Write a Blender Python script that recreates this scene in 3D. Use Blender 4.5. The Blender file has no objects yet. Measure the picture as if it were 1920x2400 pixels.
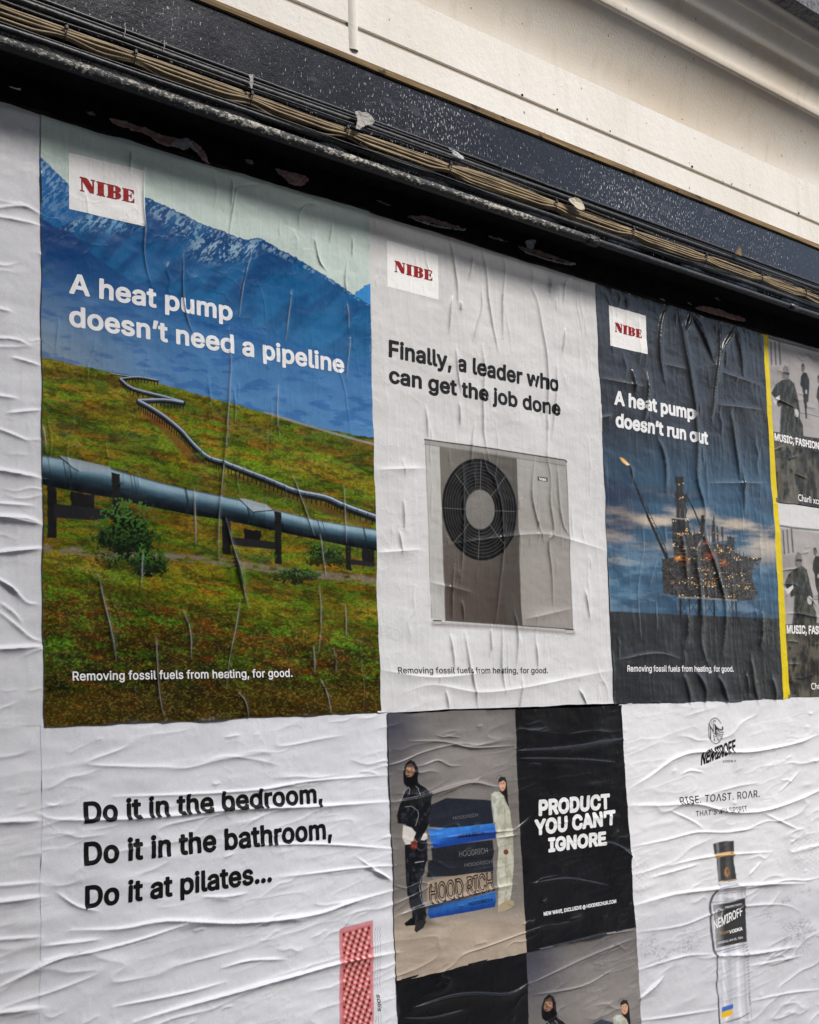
import bpy, bmesh, math, os, random
import numpy as np
from mathutils import Matrix, Vector

R = math.radians
SC = bpy.context.scene
COL = SC.collection

# ------------------------------------------------------------------ camera
F, YAW, TILT, ROLL, CX, CD, CZ = 3152.8614, 0.75871960, 0.14175658, -0.02993230, -1.44154811, 2.71094038, 0.02261232
_c, _s = math.cos, math.sin
FW = np.array([_s(YAW) * _c(TILT), _c(YAW) * _c(TILT), _s(TILT)])
_r = np.array([_c(YAW), -_s(YAW), 0.0])
_u = np.cross(_r, FW)
RT = _r * _c(ROLL) + _u * _s(ROLL)
UP = -_r * _s(ROLL) + _u * _c(ROLL)
EYE = np.array([CX, -CD, CZ])
cam_d = bpy.data.cameras.new('camera')
cam = bpy.data.objects.new('camera', cam_d)
COL.objects.link(cam)
cam.matrix_world = Matrix(((RT[0], UP[0], -FW[0], EYE[0]), (RT[1], UP[1], -FW[1], EYE[1]),
                           (RT[2], UP[2], -FW[2], EYE[2]), (0, 0, 0, 1)))
cam_d.sensor_fit = 'VERTICAL'
cam_d.sensor_height = 24.0
cam_d.lens = 24.0 * F / 2400.0
cam_d.clip_start = 0.05
cam_d.clip_end = 600.0
SC.camera = cam

# ------------------------------------------------------------------ light
SUN_DIR = Vector((0.31, -0.66, 0.74)).normalized()      # towards the bright part of the sky
world = bpy.data.worlds.new('World')
SC.world = world
world.use_nodes = True
wn = world.node_tree.nodes
sky = wn.new('ShaderNodeTexSky')
sky.sky_type = 'NISHITA'
sky.sun_disc = False
sky.sun_elevation = math.asin(SUN_DIR.z)
sky.sun_rotation = math.atan2(SUN_DIR.x, SUN_DIR.y)
sky.dust_density = 1.5
sky.air_density = 1.0
sky.ozone_density = 1.0
world.node_tree.links.new(sky.outputs[0], wn['Background'].inputs[0])
wn['Background'].inputs[1].default_value = 0.072
sun_d = bpy.data.lights.new('sun', 'SUN')
sun_d.energy = 1.5
sun_d.angle = R(14)
sun_d.color = (1.0, 0.975, 0.945)
sun = bpy.data.objects.new('sun', sun_d)
COL.objects.link(sun)
sun.rotation_euler = SUN_DIR.to_track_quat('Z', 'Y').to_euler()
SC.view_settings.view_transform = 'Standard'
SC.view_settings.look = 'None'
SC.view_settings.exposure = 1.44
SC.view_settings.gamma = 1.0

# ------------------------------------------------------------------ measuring helpers
def ray(px, py):
    """direction of sight through a point of the survey photograph (1920 x 2400)"""
    px = np.asarray(px, float)
    py = np.asarray(py, float)
    return FW + ((px - 960) / F)[..., None] * RT - ((py - 1200) / F)[..., None] * UP

def W(px, py, y=0.0):
    """point of the plane Y = y seen there, as (x, z)"""
    d = ray(px, py)
    t = (CD + y) / d[..., 1]
    return CX + d[..., 0] * t, CZ + d[..., 2] * t

def W3(px, py, y=0.0):
    x, z = W(px, py, y)
    return Vector((float(x), y, float(z)))

def to_px(x, z):
    dx = x - CX
    dz = z - CZ
    zc = dx * FW[0] + CD * FW[1] + dz * FW[2]
    return (960 + F * (dx * RT[0] + CD * RT[1] + dz * RT[2]) / zc,
            1200 - F * (dx * UP[0] + CD * UP[1] + dz * UP[2]) / zc)

def fz(y0, d):
    """height, at d in front of the wall, of what lines up with height y0 of the wall"""
    return CZ + (y0 - CZ) * (1 - d / CD)

def crop(x0, y0, k):
    return lambda *pts: [(x0 + a * k, y0 + b * k) for a, b in pts]

A3 = crop(0, 300, .5565)
A4 = crop(0, 800, .5565)
A5 = crop(0, 1200, .5565)
A1 = crop(0, 0, .5565)
A2 = crop(960, 0, .5565)
A7 = crop(0, 1700, .5565)
B1 = crop(840, 500, .34783)
B2 = crop(840, 1000, .34783)
C1 = crop(1370, 600, .31884)
C2 = crop(1370, 1100, .31884)
D5 = crop(880, 1640, .37101)
E6 = crop(1420, 1640, .35261)

# ------------------------------------------------------------------ noise
def _hash(ix, iy, seed):
    h = (ix.astype(np.uint32) * np.uint32(374761393) + iy.astype(np.uint32) * np.uint32(668265263)
         + np.uint32((seed * 974634777) & 0xffffffff))
    h = (h ^ (h >> np.uint32(13))) * np.uint32(1274126177)
    h = h ^ (h >> np.uint32(16))
    return (h & np.uint32(0xffffff)).astype(np.float32) / np.float32(0xffffff)

def vnoise(x, y, seed=0):
    x = np.asarray(x, np.float32)
    y = np.asarray(y, np.float32)
    fx = np.floor(x)
    fy = np.floor(y)
    ix = fx.astype(np.int64)
    iy = fy.astype(np.int64)
    u = x - fx
    v = y - fy
    u = u * u * (3 - 2 * u)
    v = v * v * (3 - 2 * v)
    a = _hash(ix, iy, seed); b = _hash(ix + 1, iy, seed)
    c = _hash(ix, iy + 1, seed); d = _hash(ix + 1, iy + 1, seed)
    return (a * (1 - u) + b * u) * (1 - v) + (c * (1 - u) + d * u) * v

def fbm(x, y, octv=4, seed=0, gain=.5):
    t = 0
    n = 0
    a = 1.0
    for i in range(octv):
        t = t + a * vnoise(x * 2 ** i + i * 17.3, y * 2 ** i + i * 9.1, seed + i)
        n += a
        a *= gain
    return t / n

def sstep(a, b, x):
    t = np.clip((x - a) / (b - a), 0, 1)
    return t * t * (3 - 2 * t)

def lin(c):
    c = np.asarray(c, float) / 255.0
    return np.where(c <= .04045, c / 12.92, ((c + .055) / 1.055) ** 2.4)

def seg_dist(x, y, pts):
    """distance to a polyline, signed side and arc parameter 0..1"""
    pts = [np.array(p, float) for p in pts]
    L = [0.0]
    for a, b in zip(pts, pts[1:]):
        L.append(L[-1] + float(np.hypot(*(b - a))))
    best = np.full(x.shape, 1e9)
    side = np.zeros(x.shape)
    par = np.zeros(x.shape)
    for i, (a, b) in enumerate(zip(pts, pts[1:])):
        d = b - a
        ll = float(d @ d) + 1e-12
        t = np.clip(((x - a[0]) * d[0] + (y - a[1]) * d[1]) / ll, 0, 1)
        ex = x - a[0] - t * d[0]
        ey = y - a[1] - t * d[1]
        q = np.sqrt(ex * ex + ey * ey)
        m = q < best
        best = np.where(m, q, best)
        side = np.where(m, np.sign(d[0] * ey - d[1] * ex), side)
        par = np.where(m, (L[i] + t * math.sqrt(ll)) / L[-1], par)
    return best, side, par

def poly_sd(x, y, pts):
    """signed distance to a closed polygon, negative inside"""
    n = len(pts)
    best = np.full(x.shape, 1e18)
    ins = np.zeros(x.shape, bool)
    for i in range(n):
        ax, ay = pts[i]
        bx, by = pts[(i + 1) % n]
        dx, dy = bx - ax, by - ay
        t = np.clip(((x - ax) * dx + (y - ay) * dy) / (dx * dx + dy * dy + 1e-12), 0, 1)
        best = np.minimum(best, (x - ax - t * dx) ** 2 + (y - ay - t * dy) ** 2)
        if ay != by:
            c = ((ay > y) != (by > y)) & (x < (bx - ax) * (y - ay) / (by - ay) + ax)
            ins ^= c
    d = np.sqrt(best)
    return np.where(ins, -d, d)

def smooth_line(pts, n=5):
    """Catmull-Rom through the points"""
    if len(pts) < 3:
        return pts
    P = [np.array(p, float) for p in pts]
    P = [2 * P[0] - P[1]] + P + [2 * P[-1] - P[-2]]
    out = []
    for i in range(1, len(P) - 2):
        a, b, c, d = P[i - 1:i + 3]
        for k in range(n):
            t = k / n
            out.append(tuple(.5 * (2 * b + (c - a) * t + (2 * a - 5 * b + 4 * c - d) * t * t + (3 * b - a - 3 * c + d) * t ** 3)))
    out.append(tuple(P[-2]))
    return out

# ------------------------------------------------------------------ materials
def mat(name, col=(.5, .5, .5), rough=.6, spec=.4, metal=0.0):
    m = bpy.data.materials.new(name)
    m.use_nodes = True
    b = m.node_tree.nodes['Principled BSDF']
    b.inputs['Base Color'].default_value = (*col, 1)
    b.inputs['Roughness'].default_value = rough
    b.inputs['Specular IOR Level'].default_value = spec
    b.inputs['Metallic'].default_value = metal
    return m

def nd(m, t, **kw):
    n = m.node_tree.nodes.new(t)
    for k, v in kw.items():
        setattr(n, k, v)
    return n

def lk(m, a, b):
    m.node_tree.links.new(a, b)

def tex_noise(m, scale, detail=4, rough=.55, stretch=(1, 1, 1), rot=(0, 0, 0)):
    tc = nd(m, 'ShaderNodeNewGeometry')
    mp = nd(m, 'ShaderNodeMapping')
    mp.inputs['Scale'].default_value = stretch
    mp.inputs['Rotation'].default_value = rot
    n = nd(m, 'ShaderNodeTexNoise')
    n.inputs['Scale'].default_value = scale
    n.inputs['Detail'].default_value = detail
    n.inputs['Roughness'].default_value = rough
    lk(m, tc.outputs['Position'], mp.inputs['Vector'])
    lk(m, mp.outputs['Vector'], n.inputs['Vector'])
    return n.outputs['Fac']

def ramp(m, fac, *stops):
    r = nd(m, 'ShaderNodeValToRGB')
    e = r.color_ramp.elements
    while len(e) < len(stops):
        e.new(.5)
    for el, (p, c) in zip(e, stops):
        el.position = p
        el.color = (*c, 1) if len(c) == 3 else c
    lk(m, fac, r.inputs['Fac'])
    return r.outputs['Color']

def mix(m, fac, a, b, mode='MIX'):
    n = nd(m, 'ShaderNodeMix', data_type='RGBA', blend_type=mode)
    for sock, v in ((n.inputs[0], fac), (n.inputs[6], a), (n.inputs[7], b)):
        if isinstance(v, bpy.types.NodeSocket):
            lk(m, v, sock)
        elif isinstance(v, (int, float)):
            sock.default_value = v
        else:
            sock.default_value = (*v, 1)
    return n.outputs[2]

def bump(m, fac, strength, dist, prev=None):
    b = nd(m, 'ShaderNodeBump')
    b.inputs['Strength'].default_value = strength
    b.inputs['Distance'].default_value = dist
    lk(m, fac, b.inputs['Height'])
    if prev is not None:
        lk(m, prev, b.inputs['Normal'])
    return b.outputs['Normal']

def P(m):
    return m.node_tree.nodes['Principled BSDF']

# ------------------------------------------------------------------ object helpers
def tag(o, label=None, cat=None, group=None, kind=None):
    if label:
        o['label'] = label
    if cat:
        o['category'] = cat
    if group:
        o['group'] = group
    if kind:
        o['kind'] = kind
    return o

def empty(name, loc=(0, 0, 0)):
    o = bpy.data.objects.new(name, None)
    o.location = loc
    o.empty_display_size = .05
    COL.objects.link(o)
    return o

def link_mesh(name, me, material, parent=None, smooth=True):
    o = bpy.data.objects.new(name, me)
    COL.objects.link(o)
    if material is not None:
        me.materials.append(material)
    if len(me.polygons):
        me.polygons.foreach_set('use_smooth', np.full(len(me.polygons), bool(smooth)))
    if parent is not None:
        o.parent = parent
    return o

def raw_mesh(name, co, faces_flat, nper):
    """faces_flat: loop vertex indices, nper: corners of each face"""
    me = bpy.data.meshes.new(name)
    co = np.ascontiguousarray(co, np.float32)
    me.vertices.add(len(co))
    me.vertices.foreach_set('co', co.ravel())
    faces_flat = np.ascontiguousarray(faces_flat, np.int32)
    nper = np.ascontiguousarray(nper, np.int32)
    me.loops.add(len(faces_flat))
    me.loops.foreach_set('vertex_index', faces_flat)
    me.polygons.add(len(nper))
    st = np.zeros(len(nper), np.int32)
    st[1:] = np.cumsum(nper)[:-1]
    me.polygons.foreach_set('loop_start', st)
    me.update(calc_edges=True)
    me.validate()
    return me

def extrude_profile(name, prof, x0, x1, material, parent, nx=1, closed=False, smooth=False):
    """a (y, z) profile run along X"""
    n = len(prof)
    xs = np.linspace(x0, x1, nx + 1)
    co = np.array([(x, y, z) for x in xs for (y, z) in prof])
    fl = []
    for i in range(nx):
        for j in range(n if closed else n - 1):
            k = (j + 1) % n
            fl += [i * n + j, i * n + k, (i + 1) * n + k, (i + 1) * n + j]
    cnt = [4] * (len(fl) // 4)
    if closed:
        fl += list(range(n))[::-1]
        fl += [nx * n + j for j in range(n)]
        cnt += [n, n]
    me = raw_mesh(name, co, fl, cnt)
    return link_mesh(name, me, material, parent, smooth)

def tube(name, pts, rad, material, parent=None, seg=10, cap=True):
    pts = np.array([tuple(p) for p in pts], float)
    n = len(pts)
    rad = np.broadcast_to(np.asarray(rad, float), (n,))
    tg = np.gradient(pts, axis=0)
    tg /= np.linalg.norm(tg, axis=1)[:, None] + 1e-12
    ref = np.array([0, 0, 1.0]) if abs(tg[0][2]) < .8 else np.array([0, 1.0, 0])
    co = []
    for p, t, r in zip(pts, tg, rad):
        a = np.cross(t, ref); a /= np.linalg.norm(a)
        b = np.cross(a, t)
        ref = b
        for k in range(seg):
            w = 2 * math.pi * k / seg
            co.append(p + r * (math.cos(w) * a + math.sin(w) * b))
    fl = []
    for i in range(n - 1):
        for k in range(seg):
            k2 = (k + 1) % seg
            fl += [i * seg + k, i * seg + k2, (i + 1) * seg + k2, (i + 1) * seg + k]
    cnt = [4] * (len(fl) // 4)
    if cap:
        fl += list(range(seg))[::-1] + [(n - 1) * seg + k for k in range(seg)]
        cnt += [seg, seg]
    me = raw_mesh(name, np.array(co), fl, cnt)
    return link_mesh(name, me, material, parent, True)

def box_mesh(name, x0, x1, y0, y1, z0, z1, material, parent=None, bev=0.0):
    bm = bmesh.new()
    bmesh.ops.create_cube(bm, size=1)
    for v in bm.verts:
        v.co = Vector((x0 + (v.co.x + .5) * (x1 - x0), y0 + (v.co.y + .5) * (y1 - y0), z0 + (v.co.z + .5) * (z1 - z0)))
    if bev:
        bmesh.ops.bevel(bm, geom=bm.edges[:], offset=bev, segments=2, affect='EDGES', profile=.6)
    me = bpy.data.meshes.new(name)
    bm.to_mesh(me)
    bm.free()
    return link_mesh(name, me, material, parent, False)

# ------------------------------------------------------------------ paper: creases and relief
CREASES = []          # (points on the wall, half width one side, half width other side, height)

def fold(pts, w=.005, h=.004, w2=None):
    q = [tuple(float(v) for v in W(px, py)) for px, py in smooth_line(pts, 4)]
    CREASES.append((q, w, w2 if w2 else w, h))

def folds(lines, w, h, w2=None):
    for l in lines:
        fold(l, w, h, w2)

def apply_creases(hh, x, z, creases):
    for q, w, w2, h in creases:
        pad = 4.0 * max(w, w2)
        xs = [p[0] for p in q]
        zs = [p[1] for p in q]
        idx = np.nonzero((x > min(xs) - pad) & (x < max(xs) + pad) & (z > min(zs) - pad) & (z < max(zs) + pad))[0]
        if not len(idx):
            continue
        d, sd, par = seg_dist(x[idx], z[idx], q)
        ww = np.where(sd > 0, w2, w)
        taper = np.clip(np.sin(np.pi * np.clip(par, 0.02, .98)), 0, 1) ** .55
        hh[idx] += h * taper * np.exp(-(d / ww) ** 1.02)
    return hh

class Poster:
    """one pasted sheet: quad on the wall, relief, printed colours"""
    def __init__(self, quad, lift, style, nrand, seed, relief=1.0, rh=(.0015, .0035), rw=(.0025, .006), wear=0.0, ext=(0, 0)):
        self.wear = wear
        self.ext = ext
        self.q = [np.array(p, float) for p in quad]            # wall (x, z): TL TR BR BL
        self.lift, self.style, self.seed, self.relief = lift, style, seed, relief
        rng = random.Random(seed)
        self.own = []
        self.q[0][0] -= ext[0]; self.q[3][0] -= ext[0]          # the part tucked under the neighbouring sheets
        self.q[1][0] += ext[1]; self.q[2][0] += ext[1]
        xs = [p[0] for p in self.q]; zs = [p[1] for p in self.q]
        self.box = (min(xs), max(xs), min(zs), max(zs))
        for _ in range(nrand):
            x = rng.uniform(self.box[0], self.box[1]); z = rng.uniform(self.box[2], self.box[3])
            L = rng.choice((.03, .05, .08, .12, .2)) * rng.uniform(.7, 1.3)
            a = R(rng.gauss(90, 7)) if style == 'v' else R(rng.gauss(6, 9))
            pts = []
            for k in range(5):
                t = (k / 4 - .5) * L
                b = rng.gauss(0, .035) * L
                pts.append((x + t * math.cos(a) - b * math.sin(a), z + t * math.sin(a) + b * math.cos(a)))
            w = rng.uniform(*rw)
            self.own.append((smooth_line(pts, 3), w, w * rng.uniform(.6, 1.5), rng.uniform(*rh)))

    def height(self, x, z):
        x = np.asarray(x, float).ravel(); z = np.asarray(z, float).ravel()
        # shared: the wall under all the layers
        h = .010 * fbm(x * 2.2 + 3, z * 2.2 + 7, 3, 5)
        low = 1 - sstep(-.10, .05, z)
        h = h + .0045 * self.relief * (fbm(x * 7, z * 16, 3, 11) - .5)
        rid = 1 - np.abs(2 * fbm(x * 2.3 + z * .25, z * 11 - x * .9, 3, 23) - 1)
        pat = sstep(.40, .62, fbm(x * 3.1 + 5, z * 4.3, 3, 77))
        h = h + low * .0040 * rid ** 11 * pat
        rid2 = 1 - np.abs(2 * fbm(x * 5.1 + 9, z * 26 - x * 2.2, 3, 31) - 1)
        h = h + low * .0013 * rid2 ** 7 * (1 - .8 * pat)
        rid3 = 1 - np.abs(2 * fbm(x * 30, z * 4 + x * 2, 3, 47) - 1)
        h = h + (1 - low) * .0006 * rid3 ** 5
        # fine crumpling in patches
        rid4 = 1 - np.abs(2 * fbm(x * 14 + 40, z * 17 - x * 3, 4, 53) - 1)
        h = h + .0005 * rid4 ** 16 * sstep(.42, .60, fbm(x * 4 + 1, z * 4, 3, 59))
        h = h + .0006 * (fbm(x * 60, z * 60, 2, 61) - .5)
        h = h.astype(np.float64)
        apply_creases(h, x, z, CREASES)
        e = np.zeros_like(h)
        apply_creases(e, x, z, self.own)
        x0, x1, z0, z1 = self.box
        fade = sstep(0, .03, x - x0) * sstep(0, .03, x1 - x) * sstep(0, .03, z - z0) * sstep(0, .03, z1 - z)
        # edges that have come unstuck here and there
        ed = np.minimum(np.minimum(x - x0 + (9 if self.ext[0] else 0), x1 - x + (9 if self.ext[1] else 0)), np.minimum(z - z0, z1 - z))
        loose = sstep(.52, .74, fbm((x + z) * 9 + self.seed, (x - z) * 9, 3, self.seed + 71))
        h = h + .0034 * loose * np.exp(-np.clip(ed, 0, 1) / .009)
        return h + e * fade + self.lift - .006

    def build(self, name, art, material, n, parent=None, ragged=.0020):
        nx, nz = n
        s, t = np.meshgrid(np.linspace(0, 1, nx), np.linspace(0, 1, nz))
        s = s.ravel(); t = t.ravel()
        TL, TR, BR, BL = self.q
        x = (TL[0] * (1 - s) + TR[0] * s) * (1 - t) + (BL[0] * (1 - s) + BR[0] * s) * t
        z = (TL[1] * (1 - s) + TR[1] * s) * (1 - t) + (BL[1] * (1 - s) + BR[1] * s) * t
        # paper edges are never quite straight
        ex = (fbm(z * 9, 0 * z + self.seed, 3, self.seed) - .5) * 4 * ragged
        ez = (fbm(x * 9, 0 * x + self.seed + 5, 3, self.seed + 3) - .5) * 4 * ragged
        x = x + ex * (2 * np.abs(s - .5)) ** 12
        z = z + ez * (2 * np.abs(t - .5)) ** 12
        h = self.height(x, z)
        px, py = to_px(x, z)
        colr = art(px, py, x, z)
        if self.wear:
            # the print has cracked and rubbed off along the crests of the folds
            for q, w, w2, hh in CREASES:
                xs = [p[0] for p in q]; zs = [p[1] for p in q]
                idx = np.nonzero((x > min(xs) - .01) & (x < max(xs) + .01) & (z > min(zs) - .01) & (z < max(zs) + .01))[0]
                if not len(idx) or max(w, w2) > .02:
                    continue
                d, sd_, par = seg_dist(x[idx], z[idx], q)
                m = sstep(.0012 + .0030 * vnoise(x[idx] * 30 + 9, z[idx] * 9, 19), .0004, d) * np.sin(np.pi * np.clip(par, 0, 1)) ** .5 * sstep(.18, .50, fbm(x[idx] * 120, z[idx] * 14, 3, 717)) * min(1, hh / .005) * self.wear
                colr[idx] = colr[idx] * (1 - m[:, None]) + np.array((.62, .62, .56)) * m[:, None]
        o0 = np.array([BL[0], 0.0, BL[1]])
        co = np.stack([x, -h, z], 1) - o0
        i = np.arange(nx * nz).reshape(nz, nx)
        quads = np.stack([i[1:, :-1], i[1:, 1:], i[:-1, 1:], i[:-1, :-1]], -1).reshape(-1, 4)
        me = raw_mesh(name, co, quads.ravel(), np.full(len(quads), 4))
        at = me.color_attributes.new('print', 'FLOAT_COLOR', 'POINT')
        rgba = np.ones((len(co), 4), np.float32)
        rgba[:, :3] = np.clip(colr, 0, 1)
        at.data.foreach_set('color', rgba.ravel())
        o = link_mesh(name, me, material, parent, True)
        o.location = o0
        self.obj = o
        self.o0 = o0
        return o

    def surface(self, x, z, off):
        return np.stack([x, -(self.height(x, z) + off), z], 1) - self.o0

# ------------------------------------------------------------------ printed shapes laid on the sheet
def marching(sd, u, v):
    """triangles of the region sd < 0 on the grid u x v (sd[iv, iu]): points, faces"""
    nv, nu = sd.shape
    idx = np.arange(nu * nv).reshape(nv, nu)
    a, b, c, d = idx[:-1, :-1], idx[:-1, 1:], idx[1:, 1:], idx[1:, :-1]
    tris = np.concatenate([np.stack([a, b, c], -1).reshape(-1, 3), np.stack([a, c, d], -1).reshape(-1, 3)])
    f = sd.ravel()
    f = np.where(np.abs(f) < 1e-9, 1e-9, f)
    U, V = np.meshgrid(u, v)
    pts = np.stack([U.ravel(), V.ravel()], 1)
    ins = f[tris] < 0
    k = ins.sum(1)
    full = tris[k == 3]
    keys = []
    faces3 = [np.stack([full, full], -1)]            # a vertex key is a pair (i, j); a node is (i, i)
    faces4 = []
    for cnt in (1, 2):
        sel = tris[k == cnt]
        si = ins[k == cnt]
        if not len(sel):
            continue
        odd = np.argmax(si if cnt == 1 else ~si, axis=1)
        r = np.arange(len(sel))
        p = sel[r, odd]; q = sel[r, (odd + 1) % 3]; w = sel[r, (odd + 2) % 3]
        e = lambda m, n: np.stack([np.minimum(m, n), np.maximum(m, n)], -1)
        if cnt == 1:
            faces3.append(np.stack([e(p, p), e(p, q), e(p, w)], 1))
        else:
            faces4.append(np.stack([e(p, q), e(q, q), e(w, w), e(p, w)], 1))
    f3 = np.concatenate(faces3).reshape(-1, 2)
    f4 = np.concatenate(faces4).reshape(-1, 2) if faces4 else np.zeros((0, 2), int)
    allk = np.concatenate([f3, f4])
    code = allk[:, 0].astype(np.int64) * (nu * nv) + allk[:, 1]
    uq, inv = np.unique(code, return_inverse=True)
    i = (uq // (nu * nv)).astype(int); j = (uq % (nu * nv)).astype(int)
    t = np.where(i == j, 0.0, f[i] / np.where(i == j, 1, (f[i] - f[j])))
    P2 = pts[i] + (pts[j] - pts[i]) * t[:, None]
    nper = np.concatenate([np.full(len(f3) // 3, 3), np.full(len(f4) // 4, 4)])
    return P2, inv.ravel(), nper

def lay(name, poster, P2, faces, nper, material, parent, off):
    """put a flat shape of the wall plane on the sheet's relief"""
    co = poster.surface(P2[:, 0], P2[:, 1], off)
    me = raw_mesh(name, co, faces, nper)
    # faces must look towards the street
    if len(me.polygons):
        n = np.zeros(len(me.polygons) * 3, np.float32)
        me.polygons.foreach_get('normal', n)
        if n[1::3].mean() > 0:
            me.flip_normals()
    return link_mesh(name, me, material, parent, True)

_fonts = {}
def font(which):
    if which not in _fonts:
        f = None
        if which == 'inter':
            try:
                f = bpy.data.fonts.load(os.path.join(bpy.utils.system_resource('DATAFILES', path='fonts'), 'Inter.woff2'))
            except Exception:
                f = None
        _fonts[which] = f
    return _fonts[which]

def text_outline(body, which, spacing, align='LEFT', leading=1.0):
    c = bpy.data.curves.new('lettering', 'FONT')
    c.body = body
    f = font(which)
    if f is not None:
        c.font = f
    c.size = 1.0
    c.space_character = spacing
    c.space_line = leading
    c.align_x = align
    c.resolution_u = 4
    o = bpy.data.objects.new('lettering', c)
    COL.objects.link(o)
    dg = bpy.context.evaluated_depsgraph_get()
    me = o.evaluated_get(dg).to_mesh()
    bm = bmesh.new()
    bm.from_mesh(me)
    bmesh.ops.remove_doubles(bm, verts=bm.verts[:], dist=1e-6)
    ed = [((e.verts[0].co.x, e.verts[0].co.y), (e.verts[1].co.x, e.verts[1].co.y)) for e in bm.edges if len(e.link_faces) == 1]
    bm.free()
    o.evaluated_get(dg).to_mesh_clear()
    bpy.data.objects.remove(o)
    bpy.data.curves.remove(c)
    return np.array(ed)

_caps = {}
def edges_sdf(ed, u, v, reach):
    """signed distance on a grid to an outline given as loose edges"""
    nu, nv = len(u), len(v)
    du = u[1] - u[0]; dv = v[1] - v[0]
    best = np.full((nv, nu), reach ** 2)
    ins = np.zeros((nv, nu), bool)
    for (ax, ay), (bx, by) in ed:
        i0 = max(0, int((min(ax, bx) - reach - u[0]) / du)); i1 = min(nu, int((max(ax, bx) + reach - u[0]) / du) + 2)
        j0 = max(0, int((min(ay, by) - reach - v[0]) / dv)); j1 = min(nv, int((max(ay, by) + reach - v[0]) / dv) + 2)
        if i1 > i0 and j1 > j0:
            X = u[None, i0:i1]; Y = v[j0:j1, None]
            ex, ey = bx - ax, by - ay
            t = np.clip(((X - ax) * ex + (Y - ay) * ey) / (ex * ex + ey * ey + 1e-14), 0, 1)
            q = (X - ax - t * ex) ** 2 + (Y - ay - t * ey) ** 2
            sub = best[j0:j1, i0:i1]
            np.minimum(sub, q, out=sub)
        if ay != by:
            lo, hi = min(ay, by), max(ay, by)
            j0 = max(0, int(math.ceil((lo - v[0]) / dv - 1e-9))); j1 = min(nv, int(math.ceil((hi - v[0]) / dv - 1e-9)))
            for j in range(j0, j1):
                xc = ax + (v[j] - ay) * (bx - ax) / (by - ay)
                i = int(math.ceil((xc - u[0]) / du))
                if i > 0:
                    ins[j, :min(i, nu)] ^= True
    for j in np.nonzero(ins[:, 0])[0]:              # a row that grazed a corner of the outline
        ins[j] = ins[j - 1] if j > 0 else False
    d = np.sqrt(best)
    return np.where(ins, -d, d)

def lettering(poster, body, BL, BR, TL, bold, material, parent=None, which='inter', spacing=1.0, cell=.0010,
              off=.0007, name='lettering', outline=0.0, cap_of='H', measure=None):
    """words printed along the baseline BL-BR (survey points), cap height up to TL"""
    ed = text_outline(body, which, spacing)
    if which not in _caps:
        h = text_outline('H', which, 1.0)
        _caps[which] = h[:, :, 1].max()
    cap = _caps[which]
    if measure:
        em = text_outline(measure, which, spacing)
    else:
        em = ed
    x0 = em[:, :, 0].min() - bold; x1 = em[:, :, 0].max() + bold
    bl = np.array(W(*BL)); br = np.array(W(*BR)); tl = np.array(W(*TL))
    a = (br - bl) / (x1 - x0)
    b = (tl - bl) / (cap + bold)
    su = np.hypot(*a); sv = np.hypot(*b)
    m = bold + .03
    u = np.arange(ed[:, :, 0].min() - m, ed[:, :, 0].max() + m, cell / su)
    v = np.arange(ed[:, :, 1].min() - m, ed[:, :, 1].max() + m, cell / sv)
    sd = edges_sdf(ed, u, v, bold + .06) - bold
    if outline:
        sd = np.abs(sd) - outline
    P2, f, n = marching(sd, u, v)
    wall = bl + (P2[:, :1] - x0) * a + P2[:, 1:] * b
    return lay(name, poster, wall, f, n, material, parent or poster.obj, off)

def shape(name, poster, sdf, pts_px, material, parent=None, cell=.0012, off=.0004, pad=.004):
    """a printed shape: sdf(px, py) in survey pixels, over the box of pts_px"""
    xz = np.array([W(*p) for p in pts_px])
    u = np.arange(xz[:, 0].min() - pad, xz[:, 0].max() + pad, cell)
    v = np.arange(xz[:, 1].min() - pad, xz[:, 1].max() + pad, cell)
    U, V = np.meshgrid(u, v)
    px, py = to_px(U, V)
    P2, f, n = marching(sdf(px, py), u, v)
    return lay(name, poster, P2, f, n, material, parent or poster.obj, off)

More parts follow.
